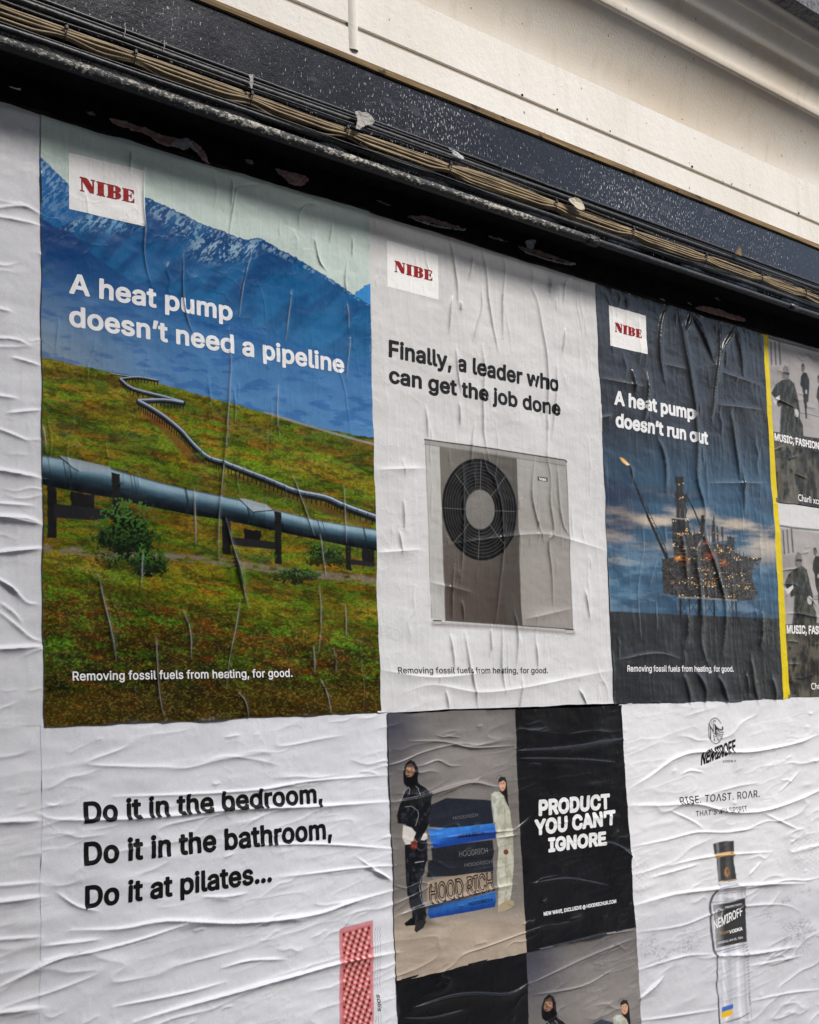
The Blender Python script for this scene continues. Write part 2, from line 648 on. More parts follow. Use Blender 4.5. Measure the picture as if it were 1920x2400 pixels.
# the fat serif word mark, drawn once in a 1 x 1 frame along its own baseline
_MB, _MU, _MV = np.array((150., 556.)), np.array((1310., 325.)), np.array((0., -316.))
def _n(*pts):
    out = []
    M = np.linalg.inv(np.stack([_MU, _MV], 1))
    for p in pts:
        out.append(tuple(M @ (np.array(p, float) - _MB)))
    return out
def _ell(cx, cy, rx, ry, a0, a1, n=10, sk=.248):
    return [(cx + rx * math.cos(R(a)), cy + sk * rx * math.cos(R(a)) - ry * math.sin(R(a))) for a in np.linspace(a0, a1, n)]
MARK = [
    _n((150, 240), (300, 277), (345, 318), (480, 545), (480, 632), (385, 608), (211, 330), (211, 552), (245, 560), (245, 582), (150, 556), (150, 538), (188, 543), (188, 285), (150, 258)),
    _n((410, 310), (515, 336), (515, 356), (482, 352), (482, 560), (450, 540), (450, 342), (410, 330)),
    _n((552, 350), (770, 404), (770, 424), (720, 418), (720, 680), (748, 690), (748, 710), (552, 658), (552, 640), (582, 645), (582, 384), (552, 372)),
    _n((790, 414), (955, 455), (955, 762), (790, 718), (790, 700), (825, 706), (825, 448), (790, 436)),
    _n((953, 455), (1040, 478), (1105, 515), (1133, 560), (1125, 605), (1080, 628), (1010, 617), (953, 604), (953, 590), (1005, 598), (1005, 488), (953, 474)),
    _n((953, 606), (1060, 625), (1115, 658), (1138, 700), (1128, 750), (1080, 776), (1010, 772), (953, 760), (953, 744), (1005, 752), (1005, 632), (953, 618)),
    _n((1170, 520), (1318, 556), (1318, 850), (1165, 810), (1165, 796), (1200, 800), (1200, 548), (1170, 538)),
    _n((1316, 556), (1450, 592), (1456, 680), (1440, 676), (1410, 620), (1345, 580), (1316, 572)),
    _n((1316, 694), (1365, 705), (1385, 655), (1396, 655), (1396, 770), (1385, 768), (1365, 722), (1316, 708)),
    _n((1316, 834), (1370, 846), (1420, 830), (1444, 785), (1462, 790), (1458, 884), (1316, 850)),
]
def word_mark(poster, BL, BR, TL, material, parent, cell=.0007, off=.0012, name='wordmark'):
    bl = np.array(W(*BL)); a = np.array(W(*BR)) - bl; b = np.array(W(*TL)) - bl
    u = np.arange(-.02, 1.03, cell / np.hypot(*a))
    v = np.arange(-.08, 1.08, cell / np.hypot(*b))
    U, V = np.meshgrid(u, v)
    k = np.hypot(*b) / np.hypot(*a)
    sd = np.full(U.shape, 9.0)
    for g in MARK:
        sd = np.minimum(sd, poly_sd(U, V * k, [(p, q * k) for p, q in g]))
    P2, f, n = marching(sd - .002, u, v)
    return lay(name, poster, bl + P2[:, :1] * a + P2[:, 1:] * b, f, n, material, parent, off)

# ------------------------------------------------------------------ painting of the prints (survey pixel coordinates)
class Art:
    def __init__(self, px, py, base):
        self.x, self.y = px, py
        self.c = np.empty((len(px), 3), np.float32)
        self.c[:] = lin(base)
    def sel(self, x0, x1, y0, y1):
        return np.nonzero((self.x > x0) & (self.x < x1) & (self.y > y0) & (self.y < y1))[0]
    def put(self, idx, m, col):
        m = np.clip(m, 0, 1)[:, None]
        col = np.asarray(col, np.float32)
        self.c[idx] = self.c[idx] * (1 - m) + col * m
    def poly(self, pts, col, soft=1.0, a=1.0, noise=None):
        xs = [p[0] for p in pts]; ys = [p[1] for p in pts]
        i = self.sel(min(xs) - 3 * soft, max(xs) + 3 * soft, min(ys) - 3 * soft, max(ys) + 3 * soft)
        if len(i):
            d = poly_sd(self.x[i], self.y[i], pts)
            if noise:
                d = d + noise[1] * (fbm(self.x[i] / noise[0], self.y[i] / noise[0], 3, 77) - .5)
            self.put(i, a * (1 - sstep(-soft, soft, d)), lin(col))
    def line(self, pts, w, col, soft=.8, a=1.0, w2=None):
        xs = [p[0] for p in pts]; ys = [p[1] for p in pts]
        W_ = max(w, w2 or 0) + 2 * soft
        i = self.sel(min(xs) - W_, max(xs) + W_, min(ys) - W_, max(ys) + W_)
        if len(i):
            d, s, par = seg_dist(self.x[i], self.y[i], pts)
            ww = w if w2 is None else w + (w2 - w) * par
            self.put(i, a * (1 - sstep(ww / 2 - soft, ww / 2 + soft, d)), lin(col))
    def ell(self, cx, cy, rx, ry, col, soft=.8, a=1.0, rot=0.0):
        r = max(rx, ry) + 2 * soft
        i = self.sel(cx - r, cx + r, cy - r, cy + r)
        if len(i):
            dx = self.x[i] - cx; dy = self.y[i] - cy
            ca, sa = math.cos(rot), math.sin(rot)
            ex = (dx * ca + dy * sa) / rx; ey = (-dx * sa + dy * ca) / ry
            q = (np.sqrt(ex * ex + ey * ey) - 1) * min(rx, ry)
            self.put(i, a * (1 - sstep(-soft, soft, q)), lin(col))

# ------------------------------------------------------------------ setting: pavement and the shop front
m_pave = mat('paving', (.20, .19, .18), .85)
f = tex_noise(m_pave, 3.0, 6)
br = nd(m_pave, 'ShaderNodeTexBrick')
br.inputs['Scale'].default_value = 1.6
br.inputs['Color1'].default_value = (.24, .23, .22, 1)
br.inputs['Color2'].default_value = (.19, .185, .18, 1)
br.inputs['Mortar'].default_value = (.07, .07, .07, 1)
br.inputs['Mortar Size'].default_value = .012
g = nd(m_pave, 'ShaderNodeNewGeometry')
lk(m_pave, g.outputs['Position'], br.inputs['Vector'])
lk(m_pave, mix(m_pave, .35, br.outputs['Color'], ramp(m_pave, f, (.3, (.12, .12, .12)), (.7, (.3, .29, .28)))), P(m_pave).inputs['Base Color'])
GROUND = -1.60
me = raw_mesh('pavement', np.array([(-200, -200, 0), (200, -200, 0), (200, 60, 0), (-200, 60, 0)], float) + np.array([0, 0, GROUND]), [0, 1, 2, 3], [4])
tag(link_mesh('pavement', me, m_pave, None, False), kind='structure')

# the terrace across the street, behind the viewer: it keeps the low sky off the left of the wall
m_brick = mat('stock_brick', (.22, .15, .10), .85)
bk = nd(m_brick, 'ShaderNodeTexBrick')
bk.inputs['Scale'].default_value = 3.0
bk.inputs['Color1'].default_value = (.24, .16, .10, 1)
bk.inputs['Color2'].default_value = (.17, .11, .07, 1)
bk.inputs['Mortar'].default_value = (.25, .23, .20, 1)
g = nd(m_brick, 'ShaderNodeNewGeometry')
mp = nd(m_brick, 'ShaderNodeMapping')
mp.inputs['Rotation'].default_value = (R(90), 0, 0)
lk(m_brick, g.outputs['Position'], mp.inputs['Vector'])
lk(m_brick, mp.outputs['Vector'], bk.inputs['Vector'])
lk(m_brick, bk.outputs['Color'], P(m_brick).inputs['Base Color'])
m_pane = mat('dark_window', (.02, .025, .03), .15, .5)
terrace = empty('terrace', (-8, -9.5, GROUND))
tag(terrace, 'brown brick terrace across the street, facing the poster wall', 'building')
def in_(o, root):
    """keep the world position of a mesh built in world space"""
    o.parent = root
    o.matrix_parent_inverse = Matrix.Translation(root.location).inverted()
    return o
in_(box_mesh('wall', -26, 3.9, -17.5, -9.5, GROUND, 13.0, m_brick), terrace)
in_(box_mesh('wing', 3.9, 11.5, -16.5, -9.7, GROUND, 7.3, m_brick), terrace)
in_(box_mesh('side_wing', 11.5, 20.5, -15.2, -9.9, GROUND, 5.6, m_brick), terrace)
for wx in range(-25, 1, 3):
    for wz in (-.2, 3.0):
        in_(box_mesh('window', wx, wx + 1.1, -9.52, -9.44, wz, wz + 1.8, m_pane), terrace)

# materials of the front
m_black = mat('black_paint', (.012, .012, .013), .22, .28)
f1 = tex_noise(m_black, 95, 4, .6)
f2 = tex_noise(m_black, 9, 4, .6)
f3 = tex_noise(m_black, 260, 2, .6)
f5 = tex_noise(m_black, 170, 3, .6, (1, 1, .45), (0, R(28), 0))
f6 = tex_noise(m_black, 1.3, 2, .5)
ad = nd(m_black, 'ShaderNodeMath', operation='MULTIPLY_ADD')
lk(m_black, f6, ad.inputs[0]); ad.inputs[1].default_value = -.34; lk(m_black, f5, ad.inputs[2])
chip = ramp(m_black, ad.outputs[0], (.430, (0, 0, 0)), (.49, (1, 1, 1)))
dirt = ramp(m_black, f2, (.42, (.003, .004, .007)), (.75, (.010, .012, .018)))
f7 = tex_noise(m_black, 24, 6, .72, (.5, 1, 1))
flake = ramp(m_black, f7, (.60, (0, 0, 0)), (.635, (1, 1, 1)))
lk(m_black, mix(m_black, flake, mix(m_black, chip, dirt, (.46, .455, .45)), (.040, .040, .048)), P(m_black).inputs['Base Color'])
lk(m_black, ramp(m_black, f2, (.3, (.14, .14, .14)), (.7, (.26, .26, .26))), P(m_black).inputs['Roughness'])
lk(m_black, bump(m_black, f3, .10, .002, bump(m_black, f1, .14, .005)), P(m_black).inputs['Normal'])

m_soot = mat('sooty_black', (.006, .006, .006), .9, .15)
f1 = tex_noise(m_soot, 30, 5)
lk(m_soot, ramp(m_soot, f1, (.4, (.004, .004, .004)), (.75, (.016, .015, .014))), P(m_soot).inputs['Base Color'])

m_cream = mat('cream_masonry_paint', (.66, .61, .52), .62, .35)
f1 = tex_noise(m_cream, 1.6, 5, .6)
f2 = tex_noise(m_cream, 130, 3, .6)
f3 = tex_noise(m_cream, 38, 3, .6)
f4 = tex_noise(m_cream, 55, 2, .5, (1, 1, 1))
c0 = ramp(m_cream, f1, (.3, (.73, .67, .58)), (.7, (.82, .78, .71)))
speck = ramp(m_cream, f4, (.735, (0, 0, 0)), (.76, (1, 1, 1)))
st = tex_noise(m_cream, 16, 5, .65, (1, 1, .12))
st2 = tex_noise(m_cream, 1.1, 3, .5)
ms = nd(m_cream, 'ShaderNodeMath', operation='MULTIPLY')
lk(m_cream, ramp(m_cream, st, (.50, (0, 0, 0)), (.78, (.6, .6, .6))), ms.inputs[0])
lk(m_cream, ramp(m_cream, st2, (.38, (.05, .05, .05)), (.62, (.6, .6, .6))), ms.inputs[1])
c0 = mix(m_cream, ms.outputs[0], c0, (.44, .35, .24))
lk(m_cream, mix(m_cream, speck, c0, (.22, .18, .13)), P(m_cream).inputs['Base Color'])
lk(m_cream, bump(m_cream, f2, .28, .003, bump(m_cream, f3, .28, .006)), P(m_cream).inputs['Normal'])

m_ochre = mat('stained_cream', (.55, .47, .36), .65, .3)
f1 = tex_noise(m_ochre, 2.2, 5, .6, (.6, 1, 1))
f2 = tex_noise(m_ochre, 130, 3, .6)
c0 = ramp(m_ochre, f1, (.3, (.66, .56, .43)), (.62, (.76, .70, .61)))
st = tex_noise(m_ochre, 20, 5, .65, (1, 1, .10))
c0 = mix(m_ochre, ramp(m_ochre, st, (.54, (0, 0, 0)), (.82, (.35, .35, .35))), c0, (.36, .28, .19))
sp = tex_noise(m_ochre, 48, 2, .5)
lk(m_ochre, mix(m_ochre, ramp(m_ochre, sp, (.735, (0, 0, 0)), (.75, (.8, .8, .8))), c0, (.16, .12, .09)), P(m_ochre).inputs['Base Color'])
lk(m_ochre, bump(m_ochre, f2, .3, .003), P(m_ochre).inputs['Normal'])

m_wood = mat('bare_wood', (.20, .13, .06), .75, .25)
f1 = tex_noise(m_wood, 40, 5, .7, (.08, 1, 1.5))
f2 = tex_noise(m_wood, 26, 4, .6, (.5, 1, 1))
wd = ramp(m_wood, f1, (.3, (.07, .045, .02)), (.55, (.22, .14, .06)), (.8, (.42, .31, .17)))
lk(m_wood, mix(m_wood, ramp(m_wood, f2, (.62, (0, 0, 0)), (.68, (1, 1, 1))), wd, (.03, .022, .015)), P(m_wood).inputs['Base Color'])
lk(m_wood, bump(m_wood, f1, .6, .004), P(m_wood).inputs['Normal'])

m_groove = mat('grimy_groove', (.42, .34, .25), .8, .2)
m_slate = mat('grey_stone', (.11, .11, .115), .7, .3)
f1 = tex_noise(m_slate, 60, 5, .65)
lk(m_slate, ramp(m_slate, f1, (.35, (.05, .05, .055)), (.65, (.20, .20, .21))), P(m_slate).inputs['Base Color'])
lk(m_slate, bump(m_slate, f1, .6, .006), P(m_slate).inputs['Normal'])
m_board = mat('brown_board', (.05, .035, .022), .85, .2)
f1 = tex_noise(m_board, 35, 5, .6, (.3, 1, 1))
lk(m_board, ramp(m_board, f1, (.35, (.012, .010, .008)), (.7, (.075, .05, .032))), P(m_board).inputs['Base Color'])

X0, X1 = -3.2, 9.0
SHIFT = .055                                 # everything above the sheets stands this much nearer the wall than first measured
D1 = .155 - SHIFT                                    # how far the fascia stands in front of the hoarding
ZS = 1.490                                   # soffit under the fascia
zw = fz(1.852, D1)                           # wood strip
zg = fz(1.947, D1)                           # groove

hoard = empty('hoarding', (0, 0, GROUND))
tag(hoard, 'plywood hoarding wall pasted all over with posters, sooty black along its top', 'wall')
o = box_mesh('board', X0, X1, .020, .060, GROUND + .01, 1.397, m_board)
in_(o, hoard)
o = box_mesh('top_rail', X0, X1, .008, .070, 1.4005, ZS + .05, m_soot)
in_(o, hoard)
# ragged brown edge of the old layers above the sheets
bm = bmesh.new()
xs = np.arange(X0, X1, .012)
top = 1.409 + .016 * (fbm(xs * 6, xs * 0, 4, 91) - .4)
vs = []
for x, t in zip(xs, top):
    vs.append((bm.verts.new((x, .0065, 1.392)), bm.verts.new((x, .0055, float(t))), bm.verts.new((x, .0085, float(t) + .001))))
for a, b in zip(vs, vs[1:]):
    for k in range(2):
        bm.faces.new((a[k], b[k], b[k + 1], a[k + 1]))
me = bpy.data.meshes.new('torn_edge')
bm.to_mesh(me); bm.free()
in_(link_mesh('torn_edge', me, m_board, None, True), hoard)

front = empty('shop_front', (0, 0, GROUND))
tag(front, 'old shop front with black speckled fascia under a cream painted coved cornice', 'building')
in_(extrude_profile('soffit', [(.10, ZS), (-D1 + .004, ZS)], X0, X1, m_soot, None), front)
in_(extrude_profile('fascia_board', [(-D1 + .004, ZS - .004), (-D1, ZS), (-D1, zw - .012)], X0, X1, m_black, None, 1), front)
# wood strip with a slightly wandering edge
bm = bmesh.new()
xs = np.arange(X0, X1, .02)
wob = .004 * (fbm(xs * 5, xs * 0 + 3, 3, 17) - .5)
vs = []
for x, w in zip(xs, wob):
    w = float(w)
    vs.append([bm.verts.new(p) for p in ((x, -D1 + .002, zw - .0165 + w), (x, -D1 - .009, zw - .0155 + w), (x, -D1 - .009, zw + .002), (x, -D1 + .002, zw + .003))])
for a, b in zip(vs, vs[1:]):
    for k in range(3):
        bm.faces.new((a[k], b[k], b[k + 1], a[k + 1]))
me = bpy.data.meshes.new('wood_batten')
bm.to_mesh(me); bm.free()
in_(link_mesh('wood_batten', me, m_wood, None, False), front)

DC = D1 + .004                                # cream face
in_(extrude_profile('render_band', [(-D1 + .002, zw + .0045), (-DC, zw + .0045), (-DC, zg - .008), (-DC + .006, zg - .005)], X0, X1, m_cream, None), front)
in_(extrude_profile('groove', [(-DC + .006, zg - .0052), (-DC + .006, zg + .0042)], X0, X1, m_groove, None), front)
zc0 = fz(2.15, DC)
in_(extrude_profile('render_panel', [(-DC + .006, zg + .0043), (-DC, zg + .007), (-DC, zc0 - .03)], X0, X1, m_cream, None), front)
y1 = -.190; z1 = fz(2.430, .190)
cove = [(-DC, zc0 - .0298)]
for k in range(1, 17):
    t = k / 16
    cove.append((-DC + (y1 + DC) * t ** 1.9, zc0 - .03 + (z1 - zc0 + .03) * (t * 1.0)))
in_(extrude_profile('cove', cove, X0, X1, m_ochre, None, smooth=True), front)
q = lambda y0, d, dz=0: (-d, fz(y0, d) + dz)
mol = [(y1 - .0002, z1 - .0003), (y1 - .003, z1 - .001), (y1 - .010, z1 + .001), (y1 - .014, z1 + .006), q(2.475, 0.203), q(2.50, 0.204), q(2.62, 0.237), (-.240, fz(2.62, .237) - .001), (-.246, fz(2.62, .237) + .002),
       q(2.655, 0.249), q(2.75, 0.275), (-.278, fz(2.75, .275) - .001), (-.287, fz(2.75, .275) + .002), q(2.80, 0.291), q(2.835, 0.307), (-.315, fz(2.835, .307) + .004), (-.315, fz(2.835, .307) + .06)]
in_(extrude_profile('cornice_moulding', mol, X0, X1, m_ochre, None, smooth=True), front)
YS = -.312; ZL = fz(2.838, .307)
in_(extrude_profile('stone_ledge', [(YS - .004, ZL + .06), (YS - .004, ZL + .004), (YS - .060, ZL + .012), (YS - .060, ZL + .16), (YS - .004, ZL + .16)], X0, X1, m_slate, None, closed=True), front)
# little rusty nail heads and grime knots along the groove
m_rust = mat('rust', (.05, .03, .02), .9, .2)
for px, py in ((1224, 222), (1306, 256), (1430, 307), (1622, 390), (1715, 431), (1872, 499)):
    p = W3(px, py, -DC)
    bm = bmesh.new()
    bmesh.ops.create_icosphere(bm, subdivisions=2, radius=.0024 + .0022 * ((px * 7) % 5) / 5)
    for v in bm.verts:
        v.co = Vector((p.x + v.co.x * 1.3, -DC - .001 + v.co.y * .6, p.z + v.co.z * (.8 if v.co.z > 0 else 1.6)))
    me = bpy.data.meshes.new('nail_head')
    bm.to_mesh(me); bm.free()
    in_(link_mesh('nail_head', me, m_rust, None, True), front)
# upright bead on the cream band, far left
bx = W3(829, 60, -DC)
pr = [(-.020, .0006), (-.013, -.005), (-.004, -.0085), (.006, -.0085), (.011, -.005), (.014, .0006)]
co = []
for z in np.linspace(fz(W(829, 118, 0)[1], DC) , zc0 - .02, 8):
    for (dx, dy) in pr:
        co.append((bx.x + dx, -DC + dy, z))
fl = []
for i in range(7):
    for j in range(5):
        fl += [i * 6 + j, i * 6 + j + 1, (i + 1) * 6 + j + 1, (i + 1) * 6 + j]
in_(link_mesh('bead', raw_mesh('bead', np.array(co), fl, [4] * 35), m_cream, None, True), front)

# ------------------------------------------------------------------ cables and conduit along the fascia
m_rub = mat('black_rubber', (.012, .012, .013), .42, .5)
f1 = tex_noise(m_rub, 70, 4, .6)
lk(m_rub, ramp(m_rub, f1, (.45, (.008, .008, .009)), (.7, (.05, .048, .045))), P(m_rub).inputs['Base Color'])
lk(m_rub, bump(m_rub, f1, .4, .003), P(m_rub).inputs['Normal'])
m_brown = mat('brown_cable_sheath', (.20, .14, .07), .5, .45)
f1 = tex_noise(m_brown, 45, 4, .6, (.3, 1, 1))
lk(m_brown, ramp(m_brown, f1, (.3, (.11, .075, .034)), (.55, (.30, .215, .11)), (.8, (.44, .34, .19))), P(m_brown).inputs['Base Color'])
m_pipe = mat('painted_conduit', (.012, .012, .012), .5, .45)
f1 = tex_noise(m_pipe, 120, 5, .75, (.6, 1, 1))
g = nd(m_pipe, 'ShaderNodeNewGeometry')
sx = nd(m_pipe, 'ShaderNodeSeparateXYZ')
lk(m_pipe, g.outputs['Normal'], sx.inputs[0])
f2 = tex_noise(m_pipe, 1.7, 3)
a1 = nd(m_pipe, 'ShaderNodeMath', operation='MULTIPLY_ADD')     # worn where it bulges outwards
lk(m_pipe, sx.outputs['Y'], a1.inputs[0]); a1.inputs[1].default_value = -.20
lk(m_pipe, f1, a1.inputs[2])
a2 = nd(m_pipe, 'ShaderNodeMath', operation='MULTIPLY_ADD')
lk(m_pipe, f2, a2.inputs[0]); a2.inputs[1].default_value = .35
lk(m_pipe, a1.outputs[0], a2.inputs[2])
worn = ramp(m_pipe, a2.outputs[0], (.915, (0, 0, 0)), (.945, (1, 1, 1)))
lk(m_pipe, mix(m_pipe, worn, (.010, .010, .010), (.46, .42, .34)), P(m_pipe).inputs['Base Color'])
lk(m_pipe, bump(m_pipe, f1, .6, .005), P(m_pipe).inputs['Normal'])
m_tie = mat('cable_tie_plastic', (.02, .02, .02), .45, .5)
m_rag = mat('grubby_tape', (.36, .34, .31), .8, .3)

def wander(y0, d, amp, seed, xa=X0, xb=X1, step=.05, ay=None):
    d = d - SHIFT
    xs = np.arange(xa, xb + 1e-6, step)
    zz = fz(y0, d) + amp * 2 * (fbm(xs * 1.7, xs * 0 + seed, 3, seed) - .5)
    yy = -d + (ay if ay is not None else amp) * 2 * (fbm(xs * 2.1, xs * 0 + seed + 40, 2, seed + 9) - .5)
    return np.stack([xs, yy, zz], 1)

TIES = [W3(px, py, -.125).x for px, py in ((152, 48), (314, 128), (586, 217), (810, 289), (1052, 390), (1300, 484), (1480, 534), (1652, 613), (1783, 654), (1885, 686))]
def bundled(y0, d, amp, seed):
    p = wander(y0, d, amp, seed, step=.02, ay=.004)
    gap = np.min(np.abs(p[:, :1] - np.array(TIES)[None]), axis=1)
    free = sstep(0, .09, gap)
    zc = fz(1.621, .178 - SHIFT)
    rs = np.random.RandomState(seed)
    sag = (fbm(p[:, 0] * 1.3, p[:, 0] * 0 + seed, 2, seed + 3) - .25) * .012
    p[:, 2] = zc + (p[:, 2] - zc) * (.72 + .40 * free) - sag * free
    p[:, 1] = -.123 + (p[:, 1] + .123) * (.8 + .5 * free)
    return p
rngc = random.Random(4)
brown = [(1.640, .172, 'topmost brown cable of the taut bundle, hard under the black cables'),
         (1.634, .177, 'brown cable lying second from the top of the bundle'),
         (1.628, .181, 'brown cable in the upper middle of the bundle, bulging outwards'),
         (1.621, .183, 'middle brown cable of the bundle under the black fascia'),
         (1.614, .183, 'brown cable just below the middle of the bundle'),
         (1.607, .180, 'brown cable second from the bottom of the bundle'),
         (1.601, .176, 'lowest brown cable of the bundle, above the thick black cable'),
         (1.624, .171, 'brown cable at the back of the bundle, mostly hidden')]
for i, (y0, d, lab) in enumerate(brown):
    o = tube('brown_cable', bundled(y0, d, .0060, 100 + 7 * i), .0034, m_brown, None, 8)
    tag(o, lab, 'cable', 'brown cables bundled under the fascia')
for i, (y0, d, r, lab) in enumerate(((1.660, .172, .0088, 'thick black rubber cable running on top of the brown bundle'),
                                     (1.683, .166, .0052, 'thin black cable, topmost of all, against the speckled fascia'),
                                     (1.674, .164, .0040, 'thinnest black cable between the thick one and the fascia'),
                                     (1.581, .178, .0080, 'black cable slung between the brown bundle and the worn conduit'))):
    o = tube('black_cable', wander(y0, d, .0030, 300 + 11 * i), r, m_rub, None, 10)
    tag(o, lab, 'cable', 'black cables along the fascia')
for i, (y0, d, r, amp, lab) in enumerate(((1.652, .182, .0026, .010, 'thin loose black wire wandering over the front of the brown bundle'),
                                          (1.592, .186, .0022, .009, 'thin loose black wire drooping below the brown bundle'))):
    tag(tube('black_wire', wander(y0, d, amp, 700 + 13 * i, step=.03), r, m_rub, None, 8), lab, 'wire', 'loose wires along the fascia')
xj = W3(1397, 581, -.125).x
cp = wander(1.543, .180, .0012, 501, X0, xj)
o = tube('conduit', cp, .0150, m_pipe, None, 16)
tag(o, 'thick black conduit with paint worn to pale flakes, ending halfway along', 'pipe', 'conduits under the fascia')
in_(tube('end_socket', [(xj - .05, cp[-1][1], cp[-1][2]), (xj + .001, cp[-1][1], cp[-1][2])], .0178, m_pipe, None, 16), o)
cp2 = wander(1.545, .176, .0012, 507, xj - .02, X1)
o = tube('conduit', cp2, .0112, m_rub, None, 14)
tag(o, 'slimmer clean black conduit continuing to the right from the worn one', 'pipe', 'conduits under the fascia')
k = W3(1858, 700, -.125).x
c = cp2[np.argmin(np.abs(cp2[:, 0] - k))]
in_(tube('coupling', [(k - .03, c[1], c[2]), (k + .03, c[1], c[2])], .0136, m_rub, None, 14), o)

def loop(name, px, py, yc0, zmid, hz, hy, label, r=.0016, material=None):
    x = W3(px, py, -.125).x
    pts = []
    for a in np.linspace(0, 360, 29):
        pts.append((x + .004 * math.sin(R(a)), yc0 - hy * math.cos(R(a)), zmid + hz * math.sin(R(a))))
    o = tube(name, pts, r, material or m_tie, None, 6, cap=False)
    return o
zb = fz(1.621, .123)
for px, py, lab in ((152, 48, 'cable tie round the brown bundle nearest the left edge'),
                    (314, 128, 'knotted cable tie round the brown bundle above the left poster logo'),
                    (586, 217, 'cable tie round the bundle below the small white tag'),
                    (810, 289, 'cable tie round the bundle beside the grey tape flag'),
                    (1052, 390, 'wide black cable tie looped down to the lower cable'),
                    (1300, 484, 'black cable tie left of the wad of tape'),
                    (1480, 534, 'black cable tie with a loose hanging loop'),
                    (1652, 613, 'cable tie round the bundle near the brown hook'),
                    (1783, 654, 'cable tie round the bundle above the dark rig poster'),
                    (1885, 686, 'cable tie round the bundle nearest the right edge')):
    o = loop('cable_tie', px, py, -.123, zb, .0235, .0125, lab)
    tag(o, lab, 'cable tie', 'cable ties round the brown bundle')
    hx = o.data.vertices[0].co
    in_(box_mesh('tie_head', hx.x - .004, hx.x + .004, -.139, -.132, zb + .004, zb + .012, m_tie, None, .001), o)
zk = fz(1.672, .115)
for px, py, lab in ((292, 89, 'grey tie round the upper black cables at the far left'),
                    (384, 114, 'dusty tie round the upper black cables, second from the left'),
                    (1176, 405, 'black tie round the upper black cables in the middle')):
    o = loop('cable_tie', px, py, -.114, zk, .0195, .0135, lab, .0015, m_rag if px < 1000 else m_tie)
    tag(o, lab, 'cable tie', 'ties round the upper black cables')

def scrap(name, pts, y, material, label, cat, group=None, curl=.010, seed=1, thick=.0008):
    """a torn bit of paper or tape: outline in survey pixels at depth y, cockled and with a thickness"""
    q = [W(px, py, y) for px, py in smooth_line(pts + [pts[0]], 3)[:-1]]
    q = [(float(a), float(b)) for a, b in q]
    xs = [a for a, b in q]; zs = [b for a, b in q]
    cell = max(.0012, (max(xs) - min(xs)) / 60)
    u = np.arange(min(xs) - cell, max(xs) + 2 * cell, cell)
    v = np.arange(min(zs) - cell, max(zs) + 2 * cell, cell)
    U, V = np.meshgrid(u, v)
    sd = poly_sd(U, V, q) + .009 * (fbm(U * 130, V * 130, 4, seed) - .5)
    P2, f, n = marching(sd, u, v)
    t = (P2[:, 1] - min(zs)) / (max(zs) - min(zs) + 1e-9)
    dy = curl * (1 - t) ** 2 + .009 * (fbm(P2[:, 0] * 70, P2[:, 1] * 90, 3, seed + 2) - .3)
    co = np.stack([P2[:, 0], y - dy, P2[:, 1]], 1)
    o0 = co.mean(0)
    me = raw_mesh(name, co - o0, f, n)
    o = link_mesh(name, me, material, None, True)
    o.location = o0
    md = o.modifiers.new('thickness', 'SOLIDIFY')
    md.thickness = thick
    tag(o, label, cat, group)
    return o

m_pink = mat('torn_pink_paper', (.50, .31, .27), .85, .2)
f1 = tex_noise(m_pink, 50, 4)
lk(m_pink, ramp(m_pink, f1, (.35, (.40, .23, .20)), (.7, (.56, .37, .32))), P(m_pink).inputs['Base Color'])
m_lip = mat('torn_grey_paper', (.46, .46, .45), .8, .25)
m_bit = mat('torn_cream_paper', (.48, .42, .32), .85, .2)
G = 'torn scraps left above the posters'
S = lambda n, pts, y, mt, lab, **k: scrap(n, pts, y, mt, lab, 'paper scrap', G, **k)
S('paper_scrap', A1((452, 498), (560, 522), (700, 574), (775, 590), (760, 610), (700, 622), (655, 606), (615, 568), (540, 548), (480, 522)), .004, m_pink, 'long ragged pink scrap above the mountain poster logo', seed=3)
S('paper_scrap', A1((700, 620), (745, 590), (795, 583), (812, 610), (835, 660), (815, 650), (795, 625), (760, 640)), -.004, m_lip, 'grey curled flap hanging from the long pink scrap', seed=4, curl=.018)
S('paper_scrap', A1((808, 592), (855, 630), (872, 692), (846, 684), (822, 640)), .003, m_pink, 'pink pointed scrap right of the grey curled flap', seed=5)
S('paper_scrap', A1((1152, 710), (1215, 722), (1302, 752), (1262, 786), (1222, 784), (1190, 752)), .004, m_pink, 'pink triangular scrap alone above the mountain ridge', seed=6)
S('paper_scrap', A1((1568, 834), (1610, 850), (1640, 868), (1605, 864)), .003, m_pink, 'small pink sliver above the top right of the mountain poster', seed=7)
S('paper_scrap', A1((38, 366), (86, 372), (80, 384), (44, 377)), -.05, m_bit, 'small cream flake at the far left of the black soffit', seed=8)
S('paper_scrap', A1((365, 470), (388, 474), (392, 490), (372, 488)), .003, m_bit, 'small cream flake above the start of the long pink scrap', seed=9)
S('paper_scrap', A1((1028, 670), (1060, 678), (1058, 696), (1034, 692)), .003, m_bit, 'small cream flake left of the pink triangular scrap', seed=10)
o = S('paper_scrap', B1((330, 22), (440, 18), (600, 66), (700, 100), (600, 92), (460, 66), (380, 46)), .003, m_pink, 'pink lens shaped tear above the grey poster logo', seed=11)
lp = S('torn_lip', B1((322, 24), (400, 52), (500, 80), (620, 97), (716, 104), (706, 115), (600, 108), (480, 92), (380, 58)), -.002, m_lip, 'lip', seed=12, curl=.012)
for key in ('label', 'category', 'group'): del lp[key]
in_(lp, o) if False else None
lp.parent = o; lp.matrix_parent_inverse = Matrix.Translation(o.location).inverted()
S('paper_scrap', B1((862, 152), (920, 166), (955, 162), (958, 174), (1000, 192), (930, 184), (880, 172)), .003, m_bit, 'thin brownish torn sliver between the two lens shaped tears', seed=13)
